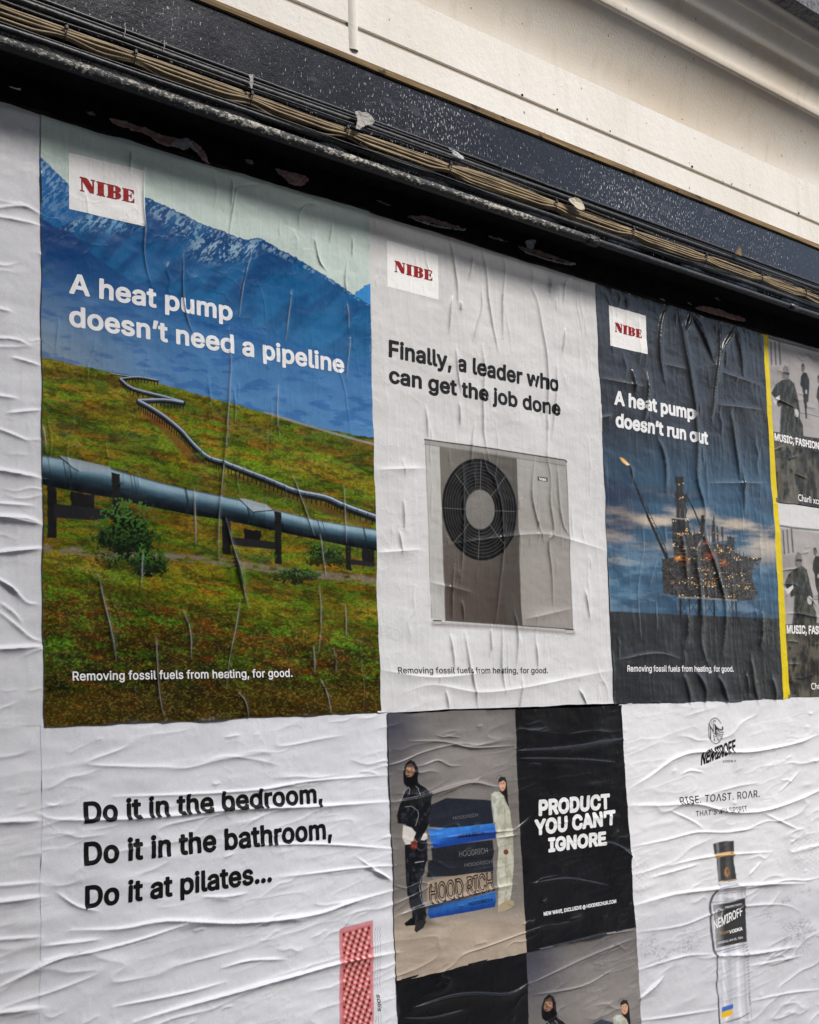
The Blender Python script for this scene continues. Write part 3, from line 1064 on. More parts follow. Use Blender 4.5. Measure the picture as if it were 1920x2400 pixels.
o = S('paper_scrap', B1((1078, 222), (1180, 238), (1300, 282), (1440, 332), (1380, 330), (1240, 298), (1120, 252)), .003, m_pink, 'pink lens shaped tear above the right of the grey poster', seed=14)
lp = S('torn_lip', B1((1070, 218), (1120, 254), (1240, 300), (1380, 332), (1462, 336), (1450, 350), (1370, 346), (1220, 312), (1110, 266)), -.002, m_lip, 'lip', seed=15, curl=.012)
for key in ('label', 'category', 'group'): del lp[key]
lp.parent = o; lp.matrix_parent_inverse = Matrix.Translation(o.location).inverted()
S('paper_scrap', B1((1120, 185), (1188, 180), (1180, 215), (1166, 244), (1130, 228)), -.006, m_lip, 'small grey tab sticking up from the right lens shaped tear', seed=16, curl=.004)
o = S('paper_scrap', C1((790, 386), (866, 366), (980, 390), (1080, 428), (1178, 458), (1160, 484), (1040, 462), (900, 424)), .002, m_pink, 'broad pink tear above the dark oil rig poster', seed=17)
for i, (pts, lab) in enumerate(((C1((550, 316), (582, 322), (578, 334), (556, 330)), 'tiny cream flake left of the broad pink tear'),
                                (C1((755, 336), (775, 344), (770, 362), (760, 356)), 'narrow cream flake beside the broad pink tear'),
                                (C1((955, 306), (982, 310), (984, 334), (962, 328)), 'square cream flake above the broad pink tear'))):
    S('paper_scrap', pts, -.01, m_bit, lab, seed=20 + i)
# bits of tape on the cables
T = lambda pts, mt, lab, **k: scrap('tape_tag', pts, -.139, mt, lab, 'tape', 'tags and tape on the cables', **k)
T(A1((1048, 318), (1060, 312), (1066, 330), (1060, 372), (1052, 374), (1047, 345)), m_rag, 'small upright white tag on the brown bundle', seed=31, curl=.003)
T(A1((1492, 468), (1524, 474), (1562, 486), (1576, 518), (1540, 532), (1512, 546), (1490, 548), (1500, 505)), m_rag, 'grey flag of tape fluttering off the cables', seed=32, curl=.012)
T(A2((668, 838), (692, 832), (724, 850), (728, 882), (700, 888), (676, 866)), m_bit, 'crumpled wad of beige tape on the cables', seed=33, curl=.016, thick=.0015)
T(A2((165, 620), (195, 640), (224, 655), (220, 672), (188, 656)), m_lip, 'dirty strip of tape on the upper black cable', seed=34, curl=.004)
T(A2((1372, 1070), (1386, 1040), (1396, 1050), (1394, 1078)), m_wood, 'brown pointed bit sticking up behind the cables', seed=35, curl=.002)

# ------------------------------------------------------------------ the folds that can be seen in the sheets
thin = dict(w=.0026, w2=.0042, h=.0058)
for l in (A3((605, 160), (600, 300), (607, 420), (603, 500), (612, 580), (635, 670)), A3((1110, 240), (1000, 255), (985, 280), (970, 380), (955, 490)),
          A3((975, 215), (968, 330)), A3((770, 540), (765, 680), (780, 790), (810, 870)), A3((1060, 505), (1035, 600), (1015, 690), (1003, 800)),
          A3((1226, 690), (1210, 800), (1200, 900)), A3((1258, 420), (1258, 360), (1290, 325), (1330, 325)), A3((1320, 470), (1340, 560), (1370, 600)),
          A3((1395, 390), (1385, 480)), A3((1480, 460), (1478, 540)), A3((1460, 560), (1448, 640), (1460, 700)), A3((1475, 880), (1462, 980), (1458, 1060)),
          A3((1460, 740), (1465, 850)), A4((1170, 180), (1160, 300), (1172, 410)), A4((1225, 560), (1260, 650), (1285, 720), (1322, 820)),
          A4((1345, 810), (1355, 920), (1370, 1000)), A4((1445, 600), (1455, 850)), A4((980, 200), (985, 340)), A5((1340, 310), (1345, 430), (1338, 590)),
          A5((1450, 390), (1452, 530)), A5((1010, 370), (990, 480), (965, 600), (950, 750)), A5((765, 410), (795, 500), (803, 620)),
          A5((655, 520), (660, 690), (672, 790), (692, 880)), A5((1340, 700), (1365, 760), (1388, 850)), A5((1400, 580), (1408, 680)), A5((1315, 560), (1318, 690)),
          A5((1000, 760), (1030, 800), (1048, 870)), A4((812, 620), (820, 860)), A4((600, 880), (585, 1050)), A4((180, 360), (190, 470)), A3((550, 95), (545, 180))):
    fold(l, **thin)
for l in (A3((960, 850), (965, 1000), (960, 1078), (945, 1300), (925, 1500), (915, 1660), (918, 1830)), A4((945, 740), (970, 850), (1000, 960), (1028, 1040)),
          A5((980, 180), (1010, 290), (1042, 410)), A5((405, 255), (430, 380), (460, 500), (487, 630))):
    fold(l, .0040, .0078, .0085)
mid = dict(w=.0036, w2=.0058, h=.0080)
for l in (B1((615, 175), (640, 350), (660, 500), (665, 605)), B1((685, 590), (682, 655)), B1((770, 270), (745, 440)), B1((830, 250), (860, 400), (870, 570), (905, 800), (935, 930)),
          B1((830, 510), (825, 640), (790, 760), (768, 850)), B1((635, 550), (615, 640), (605, 800)), B1((975, 290), (985, 400), (965, 600), (970, 840)),
          B1((1430, 435), (1390, 470), (1382, 600)), B1((1390, 770), (1370, 940)), B1((1295, 430), (1290, 540)), B1((1330, 1000), (1325, 1200), (1298, 1520)),
          B1((825, 890), (840, 1050), (830, 1250), (835, 1450), (858, 1600)), B1((650, 900), (665, 1100), (690, 1200)), B1((450, 1300), (465, 1510)),
          B1((780, 1410), (755, 1560), (750, 1690)), B1((675, 1270), (680, 1430)),
          B2((830, 180), (860, 300), (905, 350), (940, 480), (960, 600), (965, 850), (945, 1050), (925, 1250), (905, 1370)), B2((695, 230), (695, 600), (690, 900), (680, 1040)),
          B2((642, 910), (620, 1100), (628, 1300)), B2((1265, 180), (1290, 350), (1285, 500), (1310, 700), (1275, 780), (1300, 1000), (1312, 1240)),
          B2((1185, 200), (1160, 430), (1190, 600), (1245, 770)), B2((1335, 260), (1345, 500), (1370, 650), (1412, 725)), B2((1045, 1240), (1068, 1400), (1060, 1610)),
          B2((965, 1350), (960, 1600), (985, 1790)), B2((712, 1390), (740, 1600), (775, 1760), (800, 1890)), B2((612, 1390), (642, 1630)), B2((885, 1360), (890, 1510)),
          B2((688, 1170), (705, 1300)), B2((1100, 1690), (1080, 1890)), B2((1520, 1100), (1555, 1290)), B2((1190, 1450), (1205, 1620)), B2((1480, 1770), (1530, 1870)), B2((580, 1780), (600, 1900)), B2((300, 490), (308, 690)), B2((270, 700), (290, 850))):
    fold(l, **mid)
fold(B1((1160, 500), (1200, 580), (1230, 750), (1260, 950), (1270, 1150), (1265, 1400), (1270, 1690)), .0045, .0075, .008)
for l in (B2((560, 800), (1000, 740), (1250, 725), (1450, 770), (1680, 840)), B2((120, 850), (420, 830)), B2((480, 1050), (770, 1120)), B2((1110, 1300), (1440, 1225)),
          B2((300, 1790), (500, 1740), (800, 1790), (1100, 1760), (1400, 1700), (1710, 1640)), B2((140, 1640), (500, 1690), (900, 1650)), B2((130, 290), (440, 280))):
    fold(l, .016, .0055, .008)
big = dict(w=.0046, w2=.0120, h=.0135)
for l in (C1((600, 375), (560, 460), (540, 600), (545, 750), (578, 910)), C1((990, 485), (985, 700), (965, 850), (950, 1000), (932, 1200)), C1((790, 440), (870, 600), (945, 770)),
          C1((1095, 540), (1020, 650), (998, 730)), C1((1110, 555), (1140, 700), (1160, 870)), C1((770, 425), (735, 540)), C1((340, 830), (362, 1010)), C1((455, 840), (450, 1000), (428, 1220)),
          C1((1070, 1140), (1100, 1400), (1142, 1660)), C1((530, 1340), (570, 1500), (586, 1720)), C2((700, 470), (720, 650), (748, 860)), C2((870, 510), (930, 660), (970, 800), (1010, 960), (1022, 1150), (1008, 1350)),
          C2((1158, 0), (1165, 310)), C2((750, 1040), (745, 1200), (718, 1330)), C2((720, 1510), (772, 1720)), C2((815, 1490), (870, 1600), (882, 1720)), C2((975, 1520), (1052, 1712)),
          C2((1220, 1390), (1240, 1600), (1272, 1706)), C2((1378, 1530), (1402, 1700)), C2((1300, 1040), (1288, 1290)), C2((1190, 1500), (1200, 1650))):
    fold(l, **big)
fold(C1((685, 425), (720, 600), (745, 750), (770, 900), (800, 1100), (815, 1400), (810, 1640), (870, 1860), (862, 2060)), .0055, .0150, .016)
fold(C2((858, 500), (808, 640), (830, 850), (850, 1100), (850, 1280), (892, 1410)), .006, .0125, .015)
for l in (C2((420, 420), (432, 600), (390, 850), (395, 1050), (412, 1250)), C2((527, 680), (470, 880)), C2((525, 970), (530, 1190))):
    fold(l, .003, .004)
for l in (C1((560, 790), (750, 830)), C1((1000, 850), (1290, 950)), C1((970, 1090), (1310, 1130)), C1((120, 900), (430, 960)), C1((110, 1190), (190, 1170)), C2((900, 100), (1340, 100)), C2((230, 1400), (520, 1350), (700, 1390))):
    fold(l, .012, .004, .007)
hz = dict(w=.0046, w2=.0026, h=.0060)
for l in (A3((-60, 345), (90, 330), (172, 365)), A3((-60, 365), (100, 395), (168, 410)), A3((-60, 885), (60, 890), (118, 912)), A3((-60, 750), (48, 772)), A3((52, 965), (172, 1000)),
          A4((-60, 222), (72, 240)), A4((35, 302), (170, 288)), A4((-60, 360), (0, 372), (124, 422)), A4((-60, 685), (0, 683), (138, 692)), A4((-60, 890), (172, 874)), A4((-40, 990), (0, 1005), (50, 1040), (82, 1080)),
          A5((-60, 10), (174, 52)), A5((-60, 180), (178, 150)), A5((-30, 280), (0, 290), (60, 330), (110, 380), (158, 388)), A5((0, 380), (60, 430), (92, 468)), A5((-20, 415), (0, 425), (80, 490), (130, 530), (178, 545)),
          A7((480, 300), (800, 290), (1100, 270), (1300, 235), (1640, 208)), A7((1050, 505), (1350, 500), (1660, 520)), A7((1180, 640), (1500, 600), (1660, 590)),
          A7((240, 705), (320, 760), (412, 782)), A7((180, 990), (350, 960), (560, 910), (800, 830)), A7((930, 1022), (1050, 990), (1205, 985)), A7((480, 1185), (760, 1130), (950, 1080)),
          A7((1500, 555), (1560, 600), (1645, 655)), A7((1540, 600), (1640, 645)), A7((-60, 680), (178, 660)), A7((-60, 905), (172, 890)), A7((-60, 1130), (175, 1010), (332, 950)), A7((170, 930), (420, 900)), A7((850, 722), (960, 720), (1040, 705)),
          D5((890, 372), (1300, 380), (1500, 395)), D5((420, 872), (600, 850), (900, 820)), D5((960, 1165), (1200, 1130), (1460, 1172)), D5((980, 1585), (1200, 1540), (1450, 1480), (1640, 1455)), D5((145, 2012), (350, 2012), (570, 1955)),
          D5((960, 1800), (1300, 1640), (1640, 1500)), D5((200, 262), (420, 265), (600, 302), (870, 290)), D5((1000, 1862), (1300, 1810), (1500, 1700)), D5((760, 872), (905, 850)),
          E6((500, 495), (560, 470), (645, 482)), E6((420, 735), (560, 800), (645, 855)), E6((170, 978), (400, 930), (600, 880), (800, 880), (1010, 848)), E6((1045, 755), (1180, 820), (1285, 868)), E6((1285, 475), (1150, 615)),
          E6((945, 1170), (1022, 1078)), E6((200, 1545), (500, 1500), (800, 1390), (1150, 1360), (1290, 1405)), E6((860, 1265), (1180, 1200), (1320, 1200), (1430, 1178)), E6((950, 2005), (1200, 1950), (1430, 1925)),
          E6((200, 2135), (450, 2100), (740, 2055)), E6((380, 1110), (700, 1040), (1100, 1010)), E6((200, 1800), (500, 1705), (700, 1690)), E6((1250, 1000), (1430, 960)), E6((300, 1180), (620, 1090)), E6((950, 1770), (1300, 1700))):
    fold(l, **hz)
strong = dict(w=.0085, w2=.0034, h=.0112)
for l in (A4((-80, 540), (0, 545), (172, 575)), A4((-60, 740), (100, 745), (174, 768)), A5((-60, 580), (0, 577), (180, 566)),
          A7((-60, 408), (170, 400)), A7((165, 372), (230, 395), (450, 397), (700, 382), (1000, 352), (1300, 342), (1650, 320)), A7((300, 862), (500, 856), (700, 822), (1000, 832), (1300, 800), (1480, 742), (1670, 690)),
          A7((560, 1250), (750, 1190), (1000, 1120), (1250, 1050), (1430, 1000), (1670, 955)), A7((-60, 750), (178, 720)), A7((-60, 1215), (176, 1188)),
          D5((95, 648), (250, 620), (450, 560), (600, 522), (730, 545), (770, 548)), D5((895, 322), (1200, 310), (1560, 248)), D5((135, 1362), (300, 1300), (500, 1250), (700, 1200), (870, 1165)),
          D5((1440, 900), (1520, 925), (1630, 1002)), D5((230, 1945), (450, 1880), (620, 1860), (830, 1862), (970, 1785)),
          E6((175, 578), (300, 500), (430, 402), (560, 352), (700, 345), (860, 347), (1000, 340), (1250, 290), (1430, 225)), E6((175, 700), (350, 702), (600, 692), (800, 742), (1000, 742), (1200, 690), (1430, 598)),
          E6((195, 1362), (450, 1292), (700, 1260), (1000, 1227), (1318, 1220)), E6((210, 1995), (370, 1838)), E6((700, 1700), (950, 1690), (1260, 1640))):
    fold(l, **strong)
for l in (C1((1378, 1035), (1545, 1112)), C1((1538, 1125), (1572, 1205)), C1((1398, 1425), (1465, 1398)), C1((1498, 1492), (1575, 1468)), C1((1550, 1600), (1645, 1640)), C2((1450, 742), (1565, 728)), C2((1478, 935), (1532, 858)),
          C2((1478, 1062), (1560, 1060), (1730, 1092)), C2((1488, 1262), (1575, 1270)), C2((1498, 1432), (1575, 1430)), C2((1638, 928), (1702, 1002))):
    fold(l, .004, .006, .003)

# ------------------------------------------------------------------ printed sheets
def sheet_mat(name, rough, spec, grain=.05):
    m = mat(name, (.8, .8, .8), rough, spec)
    at = nd(m, 'ShaderNodeAttribute')
    at.attribute_name = 'print'
    n1 = tex_noise(m, 420, 2, .6)
    n2 = tex_noise(m, 5, 5, .6)
    g1 = ramp(m, n1, (.30, (1 - grain * 2.2,) * 3), (.70, (1.0,) * 3))
    g2 = ramp(m, n2, (.32, (.90, .90, .90)), (.50, (.965, .965, .96)), (.68, (1, 1, 1)))
    lk(m, mix(m, 1.0, mix(m, 1.0, at.outputs['Color'], g1, 'MULTIPLY'), g2, 'MULTIPLY'), P(m).inputs['Base Color'])
    lk(m, bump(m, n1, .12, .0012), P(m).inputs['Normal'])
    lk(m, ramp(m, n2, (.3, (rough - .07,) * 3), (.7, (rough + .07,) * 3)), P(m).inputs['Roughness'])
    return m
m_sheet = sheet_mat('poster_paper', .32, .18, .08)
m_gloss = sheet_mat('wet_look_poster_paper', .28, .32, .08)
m_plain = sheet_mat('blank_paper', .45, .22, .07)

def ink(name, col, rough=.5):
    m = mat(name, tuple(lin(col)), rough, .15)
    n1 = tex_noise(m, 420, 2, .6)
    c = tuple(lin(col))
    lk(m, mix(m, 1.0, c, ramp(m, n1, (.3, (.86,) * 3), (.7, (1,) * 3)), 'MULTIPLY'), P(m).inputs['Base Color'])
    return m
i_white = ink('white_ink', (232, 231, 230))
i_black = ink('black_ink', (17, 17, 18))
i_dark = ink('charcoal_ink', (29, 29, 31))
i_red = ink('red_ink', (150, 22, 24))
i_panel = ink('panel_white', (236, 233, 229))
i_pale = ink('pale_panel', (240, 238, 234))
i_grey = ink('grey_ink', (120, 120, 122))
i_gold = ink('gold_ink', (196, 160, 110))

def quad(*px):
    return [W(*p) for p in px]

# ---- mountain poster -------------------------------------------------------
def mixc(a, b, t):
    return lin(a)[None, :] * (1 - t[:, None]) + lin(b)[None, :] * t[:, None]

def art_mountain(px, py, x, z):
    A = Art(px, py, (200, 214, 205))
    X, Y = px, py
    n = len(X)
    al = np.arange(n)
    A.put(al, sstep(350, 720, Y - .22 * X) * .7, lin((214, 224, 212)))
    A.put(al, .35 * fbm(X / 90, Y / 60, 4, 3), lin((190, 205, 198)))
    n1 = fbm((X + Y) / 26, (Y - .6 * X) / 60, 5, 5)
    n2 = fbm((X + .9 * Y) / 9, (Y - .5 * X) / 22, 4, 8)
    # far left peak, right peak, main ridge
    def mount(pts, top, bot, ya, yb, jag=6):
        i = A.sel(80, 900, 330, 1100)
        d = poly_sd(X[i], Y[i], pts) + jag * (fbm(X[i] / 7, Y[i] / 7, 3, 21) - .5)
        t = sstep(ya, yb, Y[i] - .16 * (X[i] - 100))
        A.put(i, 1 - sstep(-1.2, 1.2, d), mixc(top, bot, t))
        return i, d
    n3 = fbm((X + .8 * Y) / 4.5, (Y - .7 * X) / 9, 4, 9)
    i, d = mount(A3((160, 118), (215, 170), (285, 236), (340, 300), (420, 340), (420, 1100), (160, 1100)), (18, 90, 150), (28, 104, 160), 330, 700)
    A.put(i, (d < 0) * sstep(.47, .60, .5 * n2[i] + .5 * n3[i]) * sstep(560, 400, Y[i]) * .60, lin((150, 186, 214)))
    i, d = mount(A3((1480, 712), (1500, 690), (1530, 668), (1565, 650), (1565, 1300), (1480, 1300)), (60, 138, 200), (28, 96, 166), 620, 760)
    main = A3((300, 395), (360, 365), (430, 352), (560, 330), (612, 293), (700, 330), (790, 375), (870, 415), (930, 432), (960, 448), (1030, 470), (1100, 466), (1170, 510), (1240, 545),
              (1330, 600), (1430, 662), (1490, 705), (1565, 752), (1565, 1500), (150, 1500), (150, 450), (230, 430))
    i, d = mount(main, (12, 76, 128), (36, 110, 158), 480, 800)
    rel = fbm((X[i] + Y[i]) / 40, (Y[i] - X[i] * .9) / 110, 5, 33)
    A.put(i, (d < 0) * sstep(.42, .64, rel) * .40, lin((4, 48, 104)))
    A.put(i, (d < 0) * sstep(.50, .34, rel) * .22, lin((34, 118, 172)))
    # snow: a speckled band under the ridge, denser in the bowl left of the second top
    sp = sstep(.46, .60, .45 * n2[i] + .55 * n3[i])
    bandw = np.interp(X[i], [330, 400, 480, 560, 620, 700, 800], [34, 62, 74, 60, 22, 16, 6])
    A.put(i, (d < 0) * sp * sstep(0, 5, -d) * sstep(bandw, bandw * .5, -d) * .62, lin((150, 182, 202)))
    bowl = sstep(70, 30, np.hypot((X[i] - 520) / 1.5, (Y[i] - 590) / .55))
    A.put(i, (d < 0) * sp * bowl * .6, lin((156, 188, 206)))
    snow3 = sp * sstep(60, 20, np.hypot((X[i] - 260) / 1.8, (Y[i] - 522) / .6)) * .6
    A.put(i, (d < 0) * snow3, lin((120, 172, 208)))
    # nearer shoulder
    near = A3((160, 378), (250, 430), (300, 446), (390, 540), (480, 602), (570, 662), (625, 643), (700, 690), (850, 762), (980, 800), (1110, 850), (1300, 930), (1565, 990), (1565, 1500), (160, 1500))
    i = A.sel(80, 900, 480, 1100)
    d = poly_sd(X[i], Y[i], near) + 5 * (fbm(X[i] / 9, Y[i] / 9, 3, 25) - .5)
    A.put(i, .9 * (1 - sstep(-2, 4, d)), mixc((4, 50, 106), (26, 90, 148), sstep(500, 800, Y[i])))
    # valleys of haze between the ridges
    for yb, amp, st in ((640, 26, .22), (720, 34, .26), (800, 30, .20)):
        edge = yb + .30 * (X - 95) + amp * (fbm(X / 60, X * 0 + yb, 4, yb) - .5)
        band = sstep(0, 46, Y - edge) * sstep(120, 30, Y - edge)
        A.put(al, (Y > 560 + .15 * X) * band * st * (Y < 900 + .2 * X), lin((96, 146, 190)))
    # haze towards the plain
    hz_ = sstep(580, 880, Y - .20 * (X - 100))
    A.put(al, (Y > 560) * hz_ * .95 * (Y > 560 + .27 * (X - 90)), mixc((84, 134, 182), (134, 150, 160), sstep(420, 20, X - .3 * Y + 200)))
    A.put(al, .5 * (hz_ > .05) * sstep(.52, .68, fbm((X + 2 * Y) / 60, (Y - .3 * X) / 14, 4, 41)) * (Y > 640 + .27 * (X - 90)), lin((34, 86, 152)))
    # hillside
    hor = A4((150, 60), (172, 66), (300, 94), (430, 124), (520, 142), (650, 172), (760, 205), (900, 245), (1130, 306), (1330, 362), (1600, 412))
    hx = np.array([p[0] for p in hor]); hy = np.array([p[1] for p in hor])
    H0 = np.interp(X, hx, hy) + 5 * (fbm(X / 12, X * 0, 3, 52) - .5)
    g = sstep(-1.5, 1.5, Y - H0)
    yy = Y - .17 * (X - 95)
    dpt = np.clip((Y - H0) / 700, 0, 1)
    sc = 10 + 46 * dpt
    b1 = fbm(X / 70, yy / 13, 5, 61)
    b2 = fbm(X / 16, yy / 6, 5, 67)
    b3 = np.clip(.5 + 1.5 * (fbm(X / 4.2, Y / 3.0, 3, 71) - .5), 0, 1)
    b4 = fbm(X / 9, yy / 5, 4, 72)
    base = mixc((124, 120, 28), (104, 106, 22), b1)
    def over(bs, m, c):
        return bs * (1 - m[:, None]) + lin(c)[None] * m[:, None]
    base = over(base, sstep(.50, .66, b1) * .7, (140, 104, 26))
    base = over(base, sstep(.52, .64, fbm(X / 48, yy / 10, 5, 63)) * .30, (122, 84, 26))
    base = over(base, sstep(.47, .60, fbm(X / 55, yy / 11, 5, 64)) * .75, (86, 124, 26))
    base = over(base, sstep(.50, .66, fbm(X / 24, yy / 8, 5, 73)) * .6, (44, 52, 16))
    low = sstep(1300, 1400, yy)
    lowc = mixc((74, 76, 20), (92, 70, 20), sstep(.42, .6, b1))
    clump = sstep(.46, .58, .5 * fbm(X / 48, yy / 15, 4, 79) + .5 * b4) * sstep(1650, 1560, Y) * (.5 + .5 * sstep(.40, .55, fbm(X / 130, yy / 34, 3, 80)))
    lowc = over(lowc, clump * .85, (78, 128, 26))
    lowc = over(lowc, sstep(.57, .66, .6 * fbm(X / 44, yy / 11, 4, 83) + .4 * b4) * .6, (132, 66, 20))
    lowc = over(lowc, sstep(.44, .62, .6 * fbm(X / 30, yy / 14, 5, 87) + .4 * b2) * (.40 + .45 * sstep(1440, 1580, yy)), (18, 26, 10))
    base = base * (1 - low[:, None]) + lowc * low[:, None]
    base = over(base, sstep(1610, 1640, Y + .03 * X) * (.2 + .5 * b2), (104, 84, 26))
    fg = sstep(1330, 1480, yy)
    base *= (.42 + (.82 + .30 * fg) * b3 + (.45 + .45 * fg) * (b4 - .45))[:, None] * (1.0 - .50 * fg)[:, None] * np.array((1.06, .98, .80))[None]
    base *= (.70 + .62 * sstep(.30, .68, fbm(X / 150, yy / 30, 4, 89)))[:, None]
    fleck = sstep(.70, .78, b3) * sstep(1250, 1450, yy)
    base = base + fleck[:, None] * lin((140, 140, 70))[None] * .22
    A.put(al, g, base)
    # a pale gravel road on the far slope and the near track
    A.line(A4((1110, 300), (1260, 345), (1400, 385), (1580, 436)), 5, (150, 148, 140), 2, .8)
    tr = A4((150, 868), (300, 880), (430, 900), (700, 905), (900, 925), (1150, 962), (1350, 985), (1600, 1010))
    i = A.sel(80, 900, 1260, 1400)
    d, _, _2 = seg_dist(X[i], Y[i], tr)
    A.put(i, (1 - sstep(5, 11, d + 6 * (fbm(X[i] / 14, Y[i] / 7, 3, 97) - .5))) * .85 * sstep(.30, .50, fbm(X[i] / 22, Y[i] / 8, 3, 98)), mixc((96, 84, 72), (150, 132, 118), fbm(X[i] / 5, Y[i] / 4, 3, 99)))
    # far pipeline on its trestles
    A.poly(A4((600, 290), (690, 330), (860, 520), (800, 520), (700, 400), (600, 310)), (118, 66, 34), 6, .7)
    A.poly(A4((1000, 560), (1300, 660), (1560, 760), (1560, 800), (1300, 700), (1000, 580)), (96, 72, 30), 6, .6)
    for seg_, w0, w1 in ((A4((470, 137), (650, 165)), 3, 4), (A4((660, 166), (580, 152), (506, 158)), 6, 8), (A4((506, 160), (560, 200), (690, 235), (768, 258)), 9, 12),
                         (A4((768, 260), (690, 248), (582, 250)), 10, 12), (A4((582, 252), (640, 285), (700, 325), (760, 375), (800, 420), (840, 462), (880, 492), (940, 512), (1040, 550), (1150, 592), (1250, 632), (1370, 655), (1450, 690), (1590, 742)), 12, 19)):
        sg = smooth_line(seg_, 3)
        lo = [(a + 1, b + .50 * w0 + 5) for a, b in sg]
        for k in range(0, len(sg) - 1):                         # trestles
            for t in (0, .5):
                q = np.array(sg[k]) * (1 - t) + np.array(sg[k + 1]) * t
                A.line([(q[0], q[1]), (q[0], q[1] + 3 + w1 * 1.0)], 2.4, (16, 15, 14), .7, 1)
        A.line([(a, b + w0 * .25) for a, b in sg], w0, (12, 16, 22), .8, 1, w1)
        A.line([(a, b + w0 * .62) for a, b in sg], w0 * .5, (30, 24, 14), 2.0, .6, w1 * .6)
        A.line([(a, b - w0 * .05) for a, b in sg], w0 * .5, (70, 86, 102), .8, 1, w1 * .5)
        A.line([(a, b - w0 * .22) for a, b in sg], w0 * .26, (176, 190, 202), .7, 1, w1 * .2)
    for k in range(1, 18):
        t = 800 + k * 44
        q = np.interp(t, [700, 760, 840, 940, 1040, 1250, 1450, 1590], [325, 375, 462, 512, 550, 632, 690, 742])
        (a, b), = A4((t, q))
        A.line([(a, b - 2), (a, b + 9 + k * .4)], 1.6, (28, 30, 34), .7)
    # supports of the near pipe
    for p in (((198, 600), (236, 600), (238, 826), (200, 828)), ((292, 630), (395, 650), (398, 712), (300, 705)), ((928, 735), (962, 740), (970, 902), (934, 898)),
              ((1022, 790), (1098, 800), (1094, 840), (1028, 838)), ((1452, 860), (1475, 866), (1478, 965), (1454, 962)), ((1520, 870), (1575, 880), (1575, 950), (1524, 940))):
        A.poly(A4(*p), (24, 22, 22), 1.2, 1, (8, 5))
    for p in (((228, 684), (470, 712), (470, 742), (400, 756), (228, 742)), ((964, 824), (1160, 846), (1160, 878), (964, 858)), ((1474, 918), (1575, 932), (1575, 952), (1474, 940))):
        A.poly(A4(*p), (34, 34, 36), 1.2)
    # near pipe, shaded across
    tx = np.array([150, 172, 250, 460, 530, 660, 780, 1000, 1180, 1350, 1600]) * .5565
    ty = 800 + np.array([475, 478, 492, 532, 556, 592, 622, 668, 716, 756, 796]) * .5565
    ux = np.array([150, 172, 300, 470, 600, 780, 930, 1060, 1160, 1350, 1460, 1600]) * .5565
    uy = 800 + np.array([600, 603, 630, 660, 692, 728, 752, 778, 800, 840, 862, 886]) * .5565
    i = A.sel(80, 900, 1050, 1310)
    T = np.interp(X[i], tx, ty); B = np.interp(X[i], ux, uy)
    t = (Y[i] - T) / (B - T)
    m = sstep(-.012, .012, t) * (1 - sstep(.985, 1.015, t))
    cc = np.stack([np.interp(t, [0, .08, .22, .42, .62, .85, 1], v) for v in ((60, 150, 140, 70, 28, 8, 4), (84, 176, 168, 98, 46, 16, 8), (96, 188, 182, 112, 56, 22, 12))], 1)
    wob = fbm(X[i] / 30, t * 6, 4, 103)[:, None] * 26 - 13
    A.put(i, m, lin(np.clip(cc + wob, 2, 255)))
    for xr, w in ((205, 3), (270, 5), (292, 8), (552, 4), (566, 4), (782, 12), (1040, 9), (1060, 5), (1342, 5), (1362, 4), (1535, 9)):
        (a, b0), = A4((xr, 0))
        tt = np.interp(a, tx, ty); bb = np.interp(a, ux, uy)
        A.line([(a - 3, tt + 1), (a + 3, (tt + bb) / 2), (a + 2, bb - 1)], w * .5, (22, 32, 40), 1.2, .75)
    for p in (((245, 482), (268, 486), (462, 530), (470, 548), (330, 548), (300, 530)), ((1000, 662), (1030, 664), (1118, 688), (1150, 712), (1060, 720))):
        A.poly(A4(*p), (158, 168, 176), 1.5, .85)
        A.line(A4(p[0], p[-1], p[-2]), 2.5, (20, 26, 32), 1)
    for p in (((468, 552), (504, 560), (506, 712), (472, 706)), ((1152, 714), (1180, 720), (1184, 940), (1156, 936))):
        A.poly(A4(*p), (26, 24, 24), 1, 1, (8, 4))
    # bushes
    for cx, cy, rx, ry, k, sd_ in ((528, 812, 150, 140, 1.0, 201), (620, 930, 90, 62, 1, 207), (480, 930, 110, 40, .6, 211), (1370, 905, 98, 52, .9, 213), (1240, 985, 110, 36, .9, 217), (830, 492, 46, 24, .6, 219), (1100, 915, 60, 30, .5, 223)):
        (a, b), = A4((cx, cy)); rx *= .5565; ry *= .5565
        i = A.sel(a - 1.4 * rx, a + 1.4 * rx, b - 1.4 * ry, b + 1.4 * ry)
        q = np.hypot((X[i] - a) / rx, (Y[i] - b) / ry)
        l = fbm(X[i] / 4.2, Y[i] / 4.2, 3, sd_)
        l2 = fbm(X[i] / 15, Y[i] / 15, 3, sd_ + 1)
        mk = sstep(.04, .16, l * .9 + l2 * .8 - q * .92 + .01)
        cb = mixc((10, 22, 10), (70, 112, 44), sstep(.42, .66, l) * sstep(.9, .1, (Y[i] - b) / ry * .5 + .5))
        A.put(i, mk * k, cb)
    return A.c

